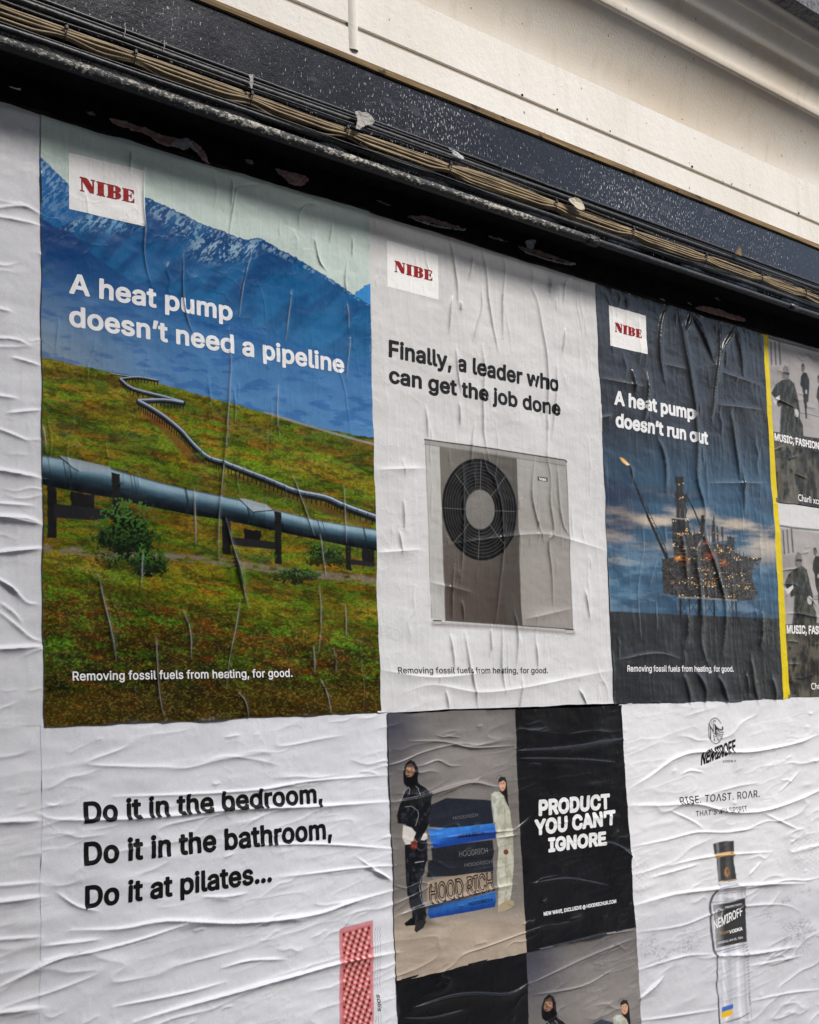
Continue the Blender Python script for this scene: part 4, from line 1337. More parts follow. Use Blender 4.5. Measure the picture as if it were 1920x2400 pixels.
p_mount = Poster(quad((94.6, 270), (862.6, 498), (890, 1670), (102.4, 1702)), .0038, 'v', 46, 11, wear=.40)
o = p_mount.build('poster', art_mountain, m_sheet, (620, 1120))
tag(o, 'large colour poster of a silver pipeline crossing green hills under blue mountains', 'poster', 'posters pasted on the hoarding')
lp = shape('logo_panel', p_mount, lambda a, b: poly_sd(a, b, A3((286, 106), (604, 182), (606, 417), (289, 342))), A3((286, 106), (604, 182), (606, 417), (289, 342)), i_panel)
word_mark(p_mount, A3((334, 266))[0], A3((563, 317))[0], A3((333, 207))[0], i_red, lp)
lettering(p_mount, 'A heat pump', A3((290, 693))[0], A3((975, 812))[0], A3((290, 610))[0], .026, i_white, name='headline', spacing=1.02)
lettering(p_mount, 'doesn’t need a pipeline', A3((291, 830))[0], A3((1450, 1031))[0], A3((290, 746))[0], .026, i_white, name='headline', spacing=1.02)
lettering(p_mount, 'Removing fossil fuels from heating, for good.', A5((301, 710))[0], A5((1228, 694))[0], A5((300, 672))[0], .014, i_white, name='tagline', spacing=1.02, cell=.0008)

# ---- heat pump poster --------------------------------------------------------
def art_pump(px, py, x, z):
    A = Art(px, py, (214, 212, 209))
    X, Y = px, py
    al = np.arange(len(X))
    A.put(al, .5 * sstep(700, 1500, Y), lin((224, 223, 224)))
    # soft ground shade printed under the unit
    A.line(B2((505, 1330), (900, 1350), (1440, 1392)), 9, (120, 112, 106), 8, .8)
    body = B2((450, 122), (1400, 262), (1441, 1362), (1098, 1340), (582, 1306), (490, 1292))
    A.poly(body, (188, 185, 180), .8)
    i = A.sel(*[v for v in (990, 1350, 1020, 1480)])
    mid_ = B2((545, 132), (1062, 212), (1100, 1340), (582, 1304))
    d = poly_sd(X[i], Y[i], mid_)
    t = sstep(1050, 1450, Y[i])
    s = sstep(1180, 1030, X[i] + .06 * (1040 - Y[i]))
    A.put(i, 1 - sstep(-.8, .8, d), mixc((112, 107, 100), (84, 74, 68), t) * (.80 + .34 * s)[:, None])
    st = B2((1035, 208), (1062, 212), (1100, 1340), (1000, 1334), (960, 900), (1020, 700))
    A.poly(st, (84, 80, 76), 5, .55)
    right = B2((1062, 212), (1402, 264), (1441, 1362), (1100, 1340))
    d = poly_sd(X[i], Y[i], right)
    i2 = A.sel(1180, 1360, 1060, 1500)
    d = poly_sd(X[i2], Y[i2], right)
    A.put(i2, (1 - sstep(-.8, .8, d)) * .9, mixc((164, 160, 154), (150, 142, 136), sstep(1060, 1480, Y[i2])))
    A.line(B2((450, 122), (490, 1292)), 1.2, (120, 118, 114), .7)
    A.line(B2((545, 132), (582, 1304)), 1.4, (112, 108, 104), .7)
    A.line(B2((1400, 262), (1441, 1362)), 1.6, (130, 126, 120), .7)
    A.line(B2((1062, 212), (1100, 1340)), 1.2, (96, 92, 88), .7)
    A.line(B2((582, 1306), (1100, 1342), (1440, 1366)), 2.6, (88, 80, 74), .9)
    # lid
    A.poly(B2((443, 86), (1396, 226), (1402, 236), (1402, 268), (1030, 210), (443, 122)), (158, 154, 148), .8)
    A.line(B2((443, 87), (900, 150), (1392, 226), (1402, 238)), 3.0, (66, 62, 58), .8)
    A.line(B2((444, 120), (900, 186), (1402, 266)), 1.2, (110, 106, 100), .7)
    # fan: rings and spokes round a plain hub
    cx, cy = B2((813, 560))[0]
    rx, ry = 248 * .34783, 341 * .34783
    rot = -.12
    A.ell(cx, cy, rx + 1.5, ry + 1.5, (56, 54, 52), .8, 1, rot)
    A.ell(cx, cy, rx, ry, (18, 18, 19), .8, 1, rot)
    i = A.sel(cx - ry, cx + ry, cy - ry - 5, cy + ry + 5)
    dx = X[i] - cx; dy = Y[i] - cy
    ca, sa = math.cos(rot), math.sin(rot)
    q = np.hypot((dx * ca + dy * sa) / rx, (-dx * sa + dy * ca) / ry)
    ring = sstep(.2, .9, .5 + .5 * np.cos(q * 2 * math.pi * 15))
    A.put(i, (q < .98) * (q > .40) * ring * .50, lin((72, 70, 68)))
    for k in range(8):
        a = R(k * 45 + 2)
        A.line([(cx + .42 * rx * math.cos(a), cy + .40 * ry * math.sin(a) + 1), (cx + .97 * rx * math.cos(a), cy + .97 * ry * math.sin(a))], 1.3, (104, 102, 100), .6)
    hx, hy = B2((815, 560))[0]
    A.ell(hx, hy, 99 * .34783, 132 * .34783, (122, 118, 112), .8, 1, -.05)
    A.ell(hx - 6, hy - 12, 60 * .34783, 80 * .34783, (134, 130, 124), 12, .6)
    for fx, fy in ((528, 1320), (1418, 1380)):
        (a, b), = B2((fx, fy))
        A.poly([(a - 9, b - 6), (a + 9, b - 5), (a + 8, b + 5), (a - 7, b + 5)], (190, 186, 180), .9)
        A.line([(a - 9, b - 5), (a + 9, b - 4)], 3, (50, 46, 44), .8)
        A.line([(a - 7, b + 5.5), (a + 8, b + 5.5)], 1.4, (90, 84, 80), .8)
    A.poly(B2((1204, 336), (1271, 344), (1273, 372), (1206, 364)), (72, 70, 68), .7)
    return A.c

p_pump = Poster(quad((861, 497.5), (1395, 664.3), (1440.5, 1649), (888.4, 1670)), .0024, 'v', 60, 12, ext=(.010, .008))
o = p_pump.build('poster', art_pump, m_sheet, (440, 940))
tag(o, 'pale grey poster of a boxy heat pump with a round black fan', 'poster', 'posters pasted on the hoarding')
q = B1((188, 184), (533, 286), (535, 586), (190, 495))
lp = shape('logo_panel', p_pump, lambda a, b: poly_sd(a, b, q), q, i_pale)
word_mark(p_pump, B1((240, 394))[0], B1((492, 456))[0], B1((240, 320))[0], i_red, lp)
lettering(p_pump, 'Finally, a leader who', B1((206, 962))[0], B1((1340, 1200))[0], B1((206, 850))[0], .028, i_dark, name='headline', spacing=1.02)
lettering(p_pump, 'can get the job done', B1((208, 1136))[0], B1((1356, 1364))[0], B1((208, 1030))[0], .028, i_dark, name='headline', spacing=1.02)
lettering(p_pump, 'Removing fossil fuels from heating, for good.', B2((259, 1663))[0], B2((1273, 1661))[0], B2((258, 1621))[0], .006, i_dark, name='tagline', spacing=1.02, cell=.0008)
word_mark(p_pump, B2((1213, 360))[0], B2((1264, 367))[0], B2((1212, 343))[0], i_white, o, .0005, .0007, name='badge_lettering')

# ---- oil rig poster --------------------------------------------------------------
def art_rig(px, py, x, z):
    A = Art(px, py, (54, 57, 62))
    X, Y = px, py
    al = np.arange(len(X))
    yy = Y - .06 * (X - 1400)
    A.put(al, sstep(960, 1190, yy), lin((62, 92, 116)))
    A.put(al, .6 * sstep(1200, 1400, yy), lin((80, 118, 146)))
    cl = fbm(X / 110, yy / 34, 5, 301)
    A.put(al, sstep(.45, .62, cl) * sstep(1050, 1150, yy) * .6, lin((52, 68, 88)))
    A.put(al, sstep(.36, .72, fbm(X / 90, yy / 22, 6, 307)) * sstep(100, 5, np.abs(yy - 1226 - .02 * (X - 1500))) * .95, lin((206, 190, 170)))
    A.put(al, sstep(.38, .70, fbm(X / 70, yy / 14, 6, 311)) * sstep(42, 2, np.abs(yy - 1252)) * .6, lin((190, 176, 164)))
    A.put(al, .6 * sstep(.5, .62, fbm(X / 50, yy / 10, 4, 313)) * sstep(24, 6, np.abs(yy - 1312)) * sstep(1540, 1440, X), lin((190, 186, 176)))
    A.put(al, sstep(120, 40, np.hypot((X - 1430) / .9, (yy - 1190))) * .55, lin((50, 46, 66)))
    A.put(al, sstep(.46, .68, fbm(X / 60, yy / 26, 5, 317)) * sstep(1250, 1320, yy) * .6, lin((52, 74, 98)))
    A.put(al, sstep(.50, .70, fbm(X / 46, yy / 16, 5, 319)) * sstep(1230, 1300, yy) * .45, lin((120, 150, 172)))
    seaY = 1433 + (X - 1430) * .045
    A.put(al, sstep(-1, 1, Y - seaY), mixc((58, 60, 64), (44, 44, 46), fbm(X / 40, Y / 8, 4, 319)))
    c = (58, 56, 56); dk = (40, 39, 40)
    # flare boom, cranes
    A.line(C1((322, 1545), (340, 1600), (365, 1670)) + C2((330, 20), (400, 190), (455, 330), (530, 500), (600, 650)), 3.2, dk, .8, 1, 7)
    A.line(C2((480, 330), (560, 500), (612, 640)), 1.6, dk, .7)
    A.line(C2((420, 200), (480, 330)), 1.4, dk, .7)
    for k in range(9):
        t = k / 9
        a = np.array((430 + 150 * t, 280 + 340 * t)); A.line(C2(tuple(a), tuple(a + np.array((34, 6)))), 1.2, dk, .6)
    A.line(C2((742, 186), (800, 300), (850, 420), (862, 520)), 3, dk, .8)
    A.poly(C1((248, 1480), (278, 1490), (326, 1536), (302, 1542), (268, 1515)), (246, 186, 96), 1.2)
    A.poly(C1((270, 1500), (322, 1536), (304, 1538)), (252, 236, 200), 1.0)
    # derrick and towers
    for p in (((655, 56), (722, 56), (722, 100), (712, 140), (720, 178), (745, 182), (748, 240), (735, 246), (748, 288), (748, 362), (668, 360), (672, 290), (664, 250), (660, 180), (668, 140), (655, 100)),
              ((640, 362), (766, 376), (772, 476), (640, 466)), ((640, 468), (840, 470), (852, 340), (866, 340), (880, 470), (905, 560), (900, 660), (655, 660)),
              ((566, 660), (660, 648), (700, 640), (760, 600), (900, 556), (960, 546), (1080, 556), (1100, 610), (1150, 640), (1230, 648), (1302, 656), (1240, 688), (1222, 780), (1246, 870), (1272, 908), (1250, 958), (1100, 960), (690, 938), (580, 910)),
              ((930, 400), (945, 330), (955, 402), (952, 540), (926, 540)), ((962, 420), (976, 420), (978, 545), (964, 545)), ((998, 424), (1012, 424), (1014, 548), (1000, 548)),
              ((1040, 490), (1090, 500), (1092, 600), (1040, 590))):
        A.poly(C2(*p), c, .9, 1, (5, 4))
    for p in (((655, 56), (722, 56), (722, 100), (655, 100)), ((660, 180), (748, 184), (748, 240), (660, 236)), ((640, 362), (766, 376), (772, 476), (640, 466)),
              ((700, 660), (860, 640), (860, 900), (720, 900)), ((1080, 660), (1220, 690), (1222, 800), (1080, 780))):
        A.poly(C2(*p), dk, 2, .6, (5, 5))
    rs = random.Random(77)
    rigp = C2((566, 660), (660, 648), (640, 470), (840, 470), (905, 560), (960, 546), (1080, 556), (1150, 640), (1302, 656), (1222, 780), (1272, 908), (1250, 958), (690, 938), (580, 910))
    i = A.sel(1540, 1790, 1240, 1410)
    ii = i[poly_sd(A.x[i], A.y[i], rigp) < 0]
    A.put(ii, sstep(.35, .65, fbm(A.x[ii] / 3, A.y[ii] / 2.2, 3, 335)) * .55, lin((92, 88, 86)))
    A.put(ii, sstep(.52, .66, fbm(A.x[ii] / 5, A.y[ii] / 3, 3, 337)) * .6, lin((24, 23, 24)))
    for k in range(70):
        (a, b), = C2((rs.uniform(590, 1220), rs.uniform(500, 930)))
        if poly_sd(np.array([a]), np.array([b]), rigp)[0] > -3:
            continue
        l = rs.uniform(4, 16)
        A.line([(a, b), (a + l, b + .05 * l)] if rs.random() < .55 else [(a, b), (a + .6, b + l * .8)], rs.uniform(.8, 1.6), rs.choice(((120, 114, 108), (26, 25, 26), (150, 140, 126))), .6, .7)
    for xa, ya, hh in ((1045, 556, 60), (1068, 556, 72), (1088, 560, 50), (905, 556, 90), (880, 540, 60), (1130, 640, 40), (1160, 642, 30), (800, 470, 50), (760, 470, 40), (600, 652, 40)):
        A.line(C2((xa, ya), (xa, ya - hh)), 1.3, dk, .6)
    for xa in (672, 700, 735):
        A.line(C2((xa, 290), (xa, 362)), 1.2, (150, 146, 140), .6, .5)
    # legs with cross bracing down to the sea
    for xa, w in ((700, 5), (765, 3), (830, 6), (880, 3), (945, 5), (1030, 3), (1075, 3), (1105, 5)):
        A.line(C2((xa, 930), (xa + 4, 1086)), w * .8, dk, .8)
    for xa, xb in ((700, 765), (765, 830), (880, 945), (1030, 1105)):
        A.line(C2((xa, 955), (xb, 1075)), 1.3, dk, .7); A.line(C2((xb, 955), (xa, 1075)), 1.3, dk, .7)
    A.line(C2((690, 940), (1110, 962)), 4, (150, 148, 144), 1, .7)
    # glow of the decks and the lamps
    for gx, gy, r, cc, a in ((690, 655, 60, (236, 150, 70), .75), (735, 690, 46, (220, 120, 60), .55), (910, 640, 70, (206, 96, 48), .6), (1010, 690, 60, (224, 130, 60), .65), (880, 540, 40, (200, 90, 50), .5), (985, 520, 22, (230, 140, 60), .6), (640, 830, 30, (220, 150, 70), .5)):
        (q0, q1), = C2((gx, gy))
        i = A.sel(q0 - r, q0 + r, q1 - r, q1 + r)
        A.put(i, a * sstep(r * .32, 0, np.hypot(X[i] - q0, (Y[i] - q1) * 1.5)) * sstep(.36, .6, fbm(X[i] / 5, Y[i] / 4, 3, 331)), lin(cc))
    rg = random.Random(9)
    rows = [(650, 1060, 470, 6), (660, 1080, 575, 14), (670, 900, 655, 14), (740, 960, 740, 16), (860, 1180, 770, 14), (750, 1180, 800, 18), (620, 960, 835, 24), (780, 1200, 860, 24), (690, 1100, 935, 22), (655, 760, 480, 8), (680, 735, 104, 3), (670, 745, 210, 5), (650, 770, 375, 6), (1090, 1290, 655, 14), (1180, 1250, 870, 6), (940, 1100, 600, 14), (640, 660, 560, 5), (730, 760, 450, 8)]
    for xa, xb, y0, nn in rows:
        for k in range(nn):
            (a, b), = C2((rg.uniform(xa, xb), y0 + rg.gauss(0, 7)))
            r = rg.uniform(.7, 1.5)
            A.ell(a, b, r, r, rg.choice(((250, 220, 160), (246, 190, 90), (255, 244, 220), (240, 160, 60))), .7, .95)
    return A.c

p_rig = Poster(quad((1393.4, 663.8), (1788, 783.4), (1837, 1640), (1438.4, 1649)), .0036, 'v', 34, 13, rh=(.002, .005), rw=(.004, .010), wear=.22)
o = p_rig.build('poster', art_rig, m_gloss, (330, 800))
tag(o, 'dark slate poster of a lit offshore oil rig, creased by deep vertical folds', 'poster', 'posters pasted on the hoarding')
q2 = C1((174, 364), (444, 442), (458, 724), (186, 660))
lp = shape('logo_panel', p_rig, lambda a, b: poly_sd(a, b, q2), q2, i_panel)
word_mark(p_rig, C1((220, 556))[0], C1((414, 606))[0], C1((218, 490))[0], i_red, lp)
lettering(p_rig, 'A heat pump', C1((208, 1088))[0], C1((806, 1200))[0], C1((208, 988))[0], .034, i_white, name='headline', spacing=1.01)
lettering(p_rig, 'doesn’t run out', C1((218, 1252))[0], C1((905, 1384))[0], C1((218, 1152))[0], .034, i_white, name='headline', spacing=1.01)
lettering(p_rig, 'Removing fossil fuels from heating, for good.', C2((307, 1486))[0], C2((1094, 1487))[0], C2((307, 1441))[0], .016, i_white, name='tagline', spacing=1.0, cell=.0008)

# ---- hoodie poster (photograph half and black half) -----------------------------------
G1 = crop(900, 1760, .20408)
M1c = crop(1780, 760, .20408)
M2c = crop(1800, 1160, .2321)
V1 = crop(1640, 1960, .20408)
S1 = crop(780, 2140, .12059)
H2 = crop(1220, 2200, .16232)

def studio(A, idx, top, bottom, left):
    X, Y = A.x[idx], A.y[idx]
    t = np.clip((Y - top) / (bottom - top), 0, 1)
    c = mixc((104, 100, 98), (132, 125, 118), t)
    glow = np.exp(-(((X - left - 190) / 130) ** 2 + ((t - .16) / .16) ** 2))
    c = c * (1 + .85 * glow)[:, None]
    fl = sstep(.70, .84, t)
    c = c * (1 - fl[:, None]) + mixc((164, 148, 132), (184, 168, 150), fbm(X / 60, Y / 9, 4, 401)) * fl[:, None]
    bl = sstep(120, 0, X - left) * sstep(.35, .05, t)
    c = c * (1 - .7 * bl[:, None]) + lin((52, 56, 76))[None] * .7 * bl[:, None]
    return c * (.86 + .28 * fbm(X / 70, Y / 25, 4, 403))[:, None]

def young_man(A, K):
    bk = (22, 23, 27)
    A.poly(K((220, 1080), (480, 1020), (480, 1250), (440, 1420), (410, 1560), (440, 1760), (480, 1880), (450, 1990), (320, 2000), (300, 1830), (255, 1650), (228, 1350)), bk, 1)
    A.poly(K((180, 560), (240, 440), (290, 400), (390, 372), (460, 410), (520, 470), (528, 620), (505, 830), (440, 960), (480, 1020), (400, 1080), (340, 1010), (230, 840), (140, 830), (124, 740), (150, 640)), bk, 1)
    A.poly(K((205, 850), (300, 880), (350, 940), (300, 1068), (230, 1072), (195, 1000)), (212, 206, 198), 1)
    A.poly(K((440, 950), (470, 936), (490, 1000), (450, 1026), (408, 1020)), (216, 212, 206), 1)
    A.poly(K((290, 1040), (350, 1030), (370, 1080), (340, 1130), (290, 1120)), (120, 48, 40), 1.2)
    A.poly(K((206, 240), (230, 150), (285, 100), (340, 130), (372, 200), (372, 330), (385, 390), (330, 440), (270, 430), (215, 380), (206, 300)), (20, 20, 24), 1)
    A.ell(*K((282, 225))[0], 10.0, 15.5, (150, 110, 86), .9, 1, .1)
    A.ell(*K((268, 240))[0], 7.5, 10, (176, 134, 108), 2, .7)
    A.poly(K((232, 170), (300, 136), (330, 190), (250, 182)), (70, 62, 58), 1.2, .9)
    i = A.sel(K((120, 0))[0][0], K((530, 0))[0][0], K((0, 440))[0][1], K((0, 2000))[0][1])
    dark = A.c[i].sum(1) < .04
    A.put(i, dark * sstep(.52, .70, fbm(A.x[i] / 7, A.y[i] / 12, 4, 451)) * .5, lin((62, 64, 72)))
    for a in ((246, 218), (294, 214)):
        A.ell(*K(a)[0], 2.4, 1.2, (36, 24, 20), .7)
    A.ell(*K((262, 245))[0], 2.2, 2.0, (70, 44, 34), .8)
    A.ell(*K((262, 280))[0], 3.4, 1.4, (72, 34, 30), .7)
    A.poly(K((215, 300), (250, 300), (300, 300), (360, 270), (372, 340), (330, 400), (250, 400), (214, 350)), (14, 14, 17), 1.5)
    for l in (((190, 545), (210, 470), (265, 425)), ((265, 500), (285, 440), (265, 415)), ((395, 510), (380, 430), (352, 405)), ((400, 378), (470, 420), (512, 480)), ((220, 640), (295, 632), (375, 690), (385, 740), (345, 860)),
              ((470, 1405), (420, 1450), (392, 1560), (415, 1700), (450, 1800))):
        A.line(K(*l), 1.0, (170, 170, 172), .6, .8)
    A.line(K((345, 1280), (440, 1265)), 2.0, (190, 190, 190), .6, .8)
    A.poly(K((220, 1980), (300, 1915), (345, 1920), (340, 2000), (240, 2010)), (16, 16, 18), 1)
    A.poly(K((335, 2060), (350, 1980), (400, 1940), (480, 1950), (440, 2030), (360, 2084)), (44, 42, 40), 1)

def young_woman(A, K):
    A.poly(K((1300, 330), (1330, 295), (1380, 300), (1400, 360), (1408, 450), (1425, 650), (1400, 640), (1360, 520), (1320, 470)), (34, 28, 28), 1)
    A.ell(*K((1350, 385))[0], 7.8, 15.5, (214, 164, 134), .9, 1, .05)
    A.poly(K((1305, 330), (1335, 296), (1380, 312), (1398, 372), (1360, 338), (1318, 360)), (44, 40, 42), 1)
    for a in ((1334, 376), (1364, 372)):
        A.ell(*K(a)[0], 1.6, .9, (50, 30, 26), .6)
    A.ell(*K((1352, 425))[0], 2.3, 1.2, (150, 70, 62), .6)
    A.line(K((1275, 320), (1300, 280), (1340, 285)), 1.3, (60, 58, 60), .7, .8)
    cr = (196, 194, 176)
    A.poly(K((1225, 500), (1260, 470), (1320, 472), (1370, 520), (1400, 600), (1440, 680), (1450, 760), (1470, 900), (1478, 1100), (1485, 1300), (1470, 1480), (1455, 1640), (1440, 1720), (1480, 1790),
             (1380, 1830), (1310, 1845), (1305, 1650), (1295, 1400), (1310, 1150), (1285, 1000), (1270, 830), (1230, 620)), cr, 1)
    A.poly(K((1225, 500), (1260, 470), (1300, 472), (1330, 620), (1300, 760), (1262, 820), (1230, 620)), (206, 212, 200), 3, .8)
    i = A.sel(K((1220, 0))[0][0], K((1490, 0))[0][0], K((0, 460))[0][1], K((0, 1850))[0][1])
    lt = A.c[i].min(1) > .38
    A.put(i, lt * sstep(.48, .66, fbm(A.x[i] / 8, A.y[i] / 16, 4, 453)) * .45, lin((132, 124, 104)))
    A.ell(*K((1395, 1160))[0], 6, 6.5, (120, 66, 46), 1.2)
    for l in (((1375, 640), (1390, 800), (1375, 980)), ((1320, 1200), (1390, 1300), (1410, 1400), (1405, 1640)), ((1285, 1020), (1350, 1100), (1470, 1060))):
        A.line(K(*l), 1.1, (120, 112, 94), .7, .6)
    A.poly(K((1310, 1790), (1400, 1700), (1480, 1720), (1490, 1780), (1400, 1830), (1315, 1850)), (176, 160, 128), 1.5)
    A.line(K((1420, 1760), (1490, 1790), (1400, 1835)), 1.6, (120, 112, 100), .8)

def art_hood(px, py, x, z):
    A = Art(px, py, (20, 20, 22))
    X, Y = px, py
    A.put(np.arange(len(X)), .5 * fbm(X / 30, Y / 30, 3, 405), lin((34, 33, 34)))
    split = np.interp(Y, [1650, 1900, 2100, 2240], [1203, 1215, 1227, 1232])
    idx = np.nonzero(X < split)[0]
    A.put(idx, np.ones(len(idx)), studio(A, idx, 1665, 2290, 905))
    A.poly(G1((480, 1880), (560, 1960), (620, 1990), (430, 2050)), (52, 46, 42), 8, .5)
    # the pile of folded hoodies
    nv = (38, 42, 52)
    A.poly(G1((520, 620), (700, 540), (900, 548), (1150, 560), (1225, 570), (1250, 760), (1250, 850), (700, 885), (500, 870), (510, 780)), nv, 1)
    A.poly(G1((520, 1110), (900, 1060), (1245, 1020), (1255, 1180), (1250, 1230), (880, 1250), (540, 1260)), (34, 37, 43), 1)
    A.poly(G1((500, 1260), (900, 1240), (1245, 1215), (1255, 1380), (900, 1430), (480, 1450), (490, 1340)), (36, 39, 46), 1)
    A.line(G1((520, 1255), (880, 1245), (1248, 1222)), 1.6, (18, 18, 22), .9)
    for p, c1, c2 in ((((490, 900), (700, 885), (1000, 860), (1255, 830), (1282, 900), (1280, 1000), (900, 1060), (560, 1116), (520, 1040), (515, 960)), (60, 130, 214), (24, 66, 150)),
                      (((490, 1780), (700, 1740), (1000, 1680), (1270, 1610), (1285, 1720), (1270, 1790), (900, 1860), (520, 1924), (485, 1880)), (52, 116, 196), (24, 62, 138))):
        pts = G1(*p)
        i = A.sel(980, 1180, 1900, 2170)
        d = poly_sd(X[i], Y[i], pts)
        cy = np.mean([q[1] for q in pts]) - .20 * (X[i] - 1080)
        A.put(i, 1 - sstep(-1, 1, d), mixc(c1, c2, sstep(-14, 16, Y[i] - cy)) * (.8 + .4 * fbm(X[i] / 8, Y[i] / 22, 3, 409))[:, None])
    A.poly(G1((505, 1490), (700, 1450), (1000, 1405), (1230, 1390), (1250, 1600), (900, 1690), (520, 1760), (480, 1700), (480, 1520)), (158, 140, 122), 1)
    A.line(G1((890, 1420), (900, 1690)), 1.2, (120, 104, 90), .7, .7)
    young_man(A, G1)
    young_woman(A, G1)
    return A.c

ph_q = [W(902.5, 1673), W(1454, 1654.5), W(1488.5, 2175), W(928.5, 2300)]
p_hood = Poster(ph_q, .0040, 'h', 44, 14, rh=(.002, .0045), rw=(.003, .008))
o = p_hood.build('poster', art_hood, m_gloss, (440, 520))
tag(o, 'poster split between two models with folded hoodies and a black slogan half', 'poster', 'posters pasted on the hoarding')
for body, bl, br, tl in (('PRODUCT', (1028, 728), (1478, 682), (1026, 632)), ('YOU CAN’T', (1004, 852), (1512, 782), (1002, 758)), ('IGNORE', (1088, 958), (1452, 912), (1088, 872))):
    lettering(p_hood, body, D5(bl)[0], D5(br)[0], D5(tl)[0], .046, i_white, name='slogan', spacing=1.02)
lettering(p_hood, 'NEW WAVE, EXCLUSIVE @ HOODRICHUK.COM', D5((1060, 1364))[0], D5((1518, 1282))[0], D5((1059, 1341))[0], .030, i_white, name='web_address', cell=.0008)
for body, bl, br, tl, mt, b_ in (('HOODRICH', (782, 790), (1072, 752), (780, 752), i_grey, -.004), ('HOODRICH', (845, 1000), (1132, 956), (843, 960), i_black, .012), ('HOODRICH', (918, 1332), (1238, 1290), (916, 1292), i_grey, -.004),
                                 ('HOODRICH', (965, 1776), (1238, 1726), (963, 1738), i_black, .006), ('HOODRICH', (852, 1216), (1180, 1176), (850, 1150), i_grey, -.006)):
    lettering(p_hood, body, G1(bl)[0], G1(br)[0], G1(tl)[0], b_, mt, name='hoodie_lettering', cell=.0007)
lettering(p_hood, 'HOOD RICH', G1((515, 1742))[0], G1((1250, 1592))[0], G1((510, 1530))[0], .012, i_black, name='hoodie_lettering', cell=.0007, outline=.016)

def art_hood2(px, py, x, z):
    A = Art(px, py, (19, 19, 21))
    X, Y = px, py
    split = np.interp(Y, [2200, 2400, 2700], [1232, 1238, 1246])
    idx = np.nonzero(X > split)[0]
    A.put(idx, np.ones(len(idx)), studio(A, idx, 2210, 2860, 1236))
    off = (1220 + 312 * .16232 - (900 + 220 * .20408), 2200 + 1000 * .16232 - (1760 + 262 * .20408))
    def K(*pts):
        return [(a + off[0] + .0 * b, b + off[1]) for a, b in G1(*pts)]
    def K2(*pts):
        o2 = (1220 + 1500 * .16232 - (900 + 1352 * .20408), 2200 + 1000 * .16232 - (1760 + 390 * .20408))
        return [(a + o2[0], b + o2[1]) for a, b in G1(*pts)]
    A.poly(H2((1010, 1240), (1160, 1160), (1330, 1210), (1360, 1400), (800, 1400)), (60, 64, 78), 1)
    young_man(A, K)
    young_woman(A, K2)
    return A.c
b0 = W(928.5, 2300); b1 = W(1488.5, 2175)
p_hood2 = Poster([(b0[0], b0[1] + .004), (b1[0], b1[1] + .004), (b1[0] + .006, -1.34), (b0[0] + .006, -1.34)], .0030, 'h', 34, 15, rh=(.002, .0045), rw=(.003, .008))
o = p_hood2.build('poster', art_hood2, m_gloss, (440, 560))
tag(o, 'lower hoodie poster mostly out of view, heads of two models on its right half', 'poster', 'posters pasted on the hoarding')

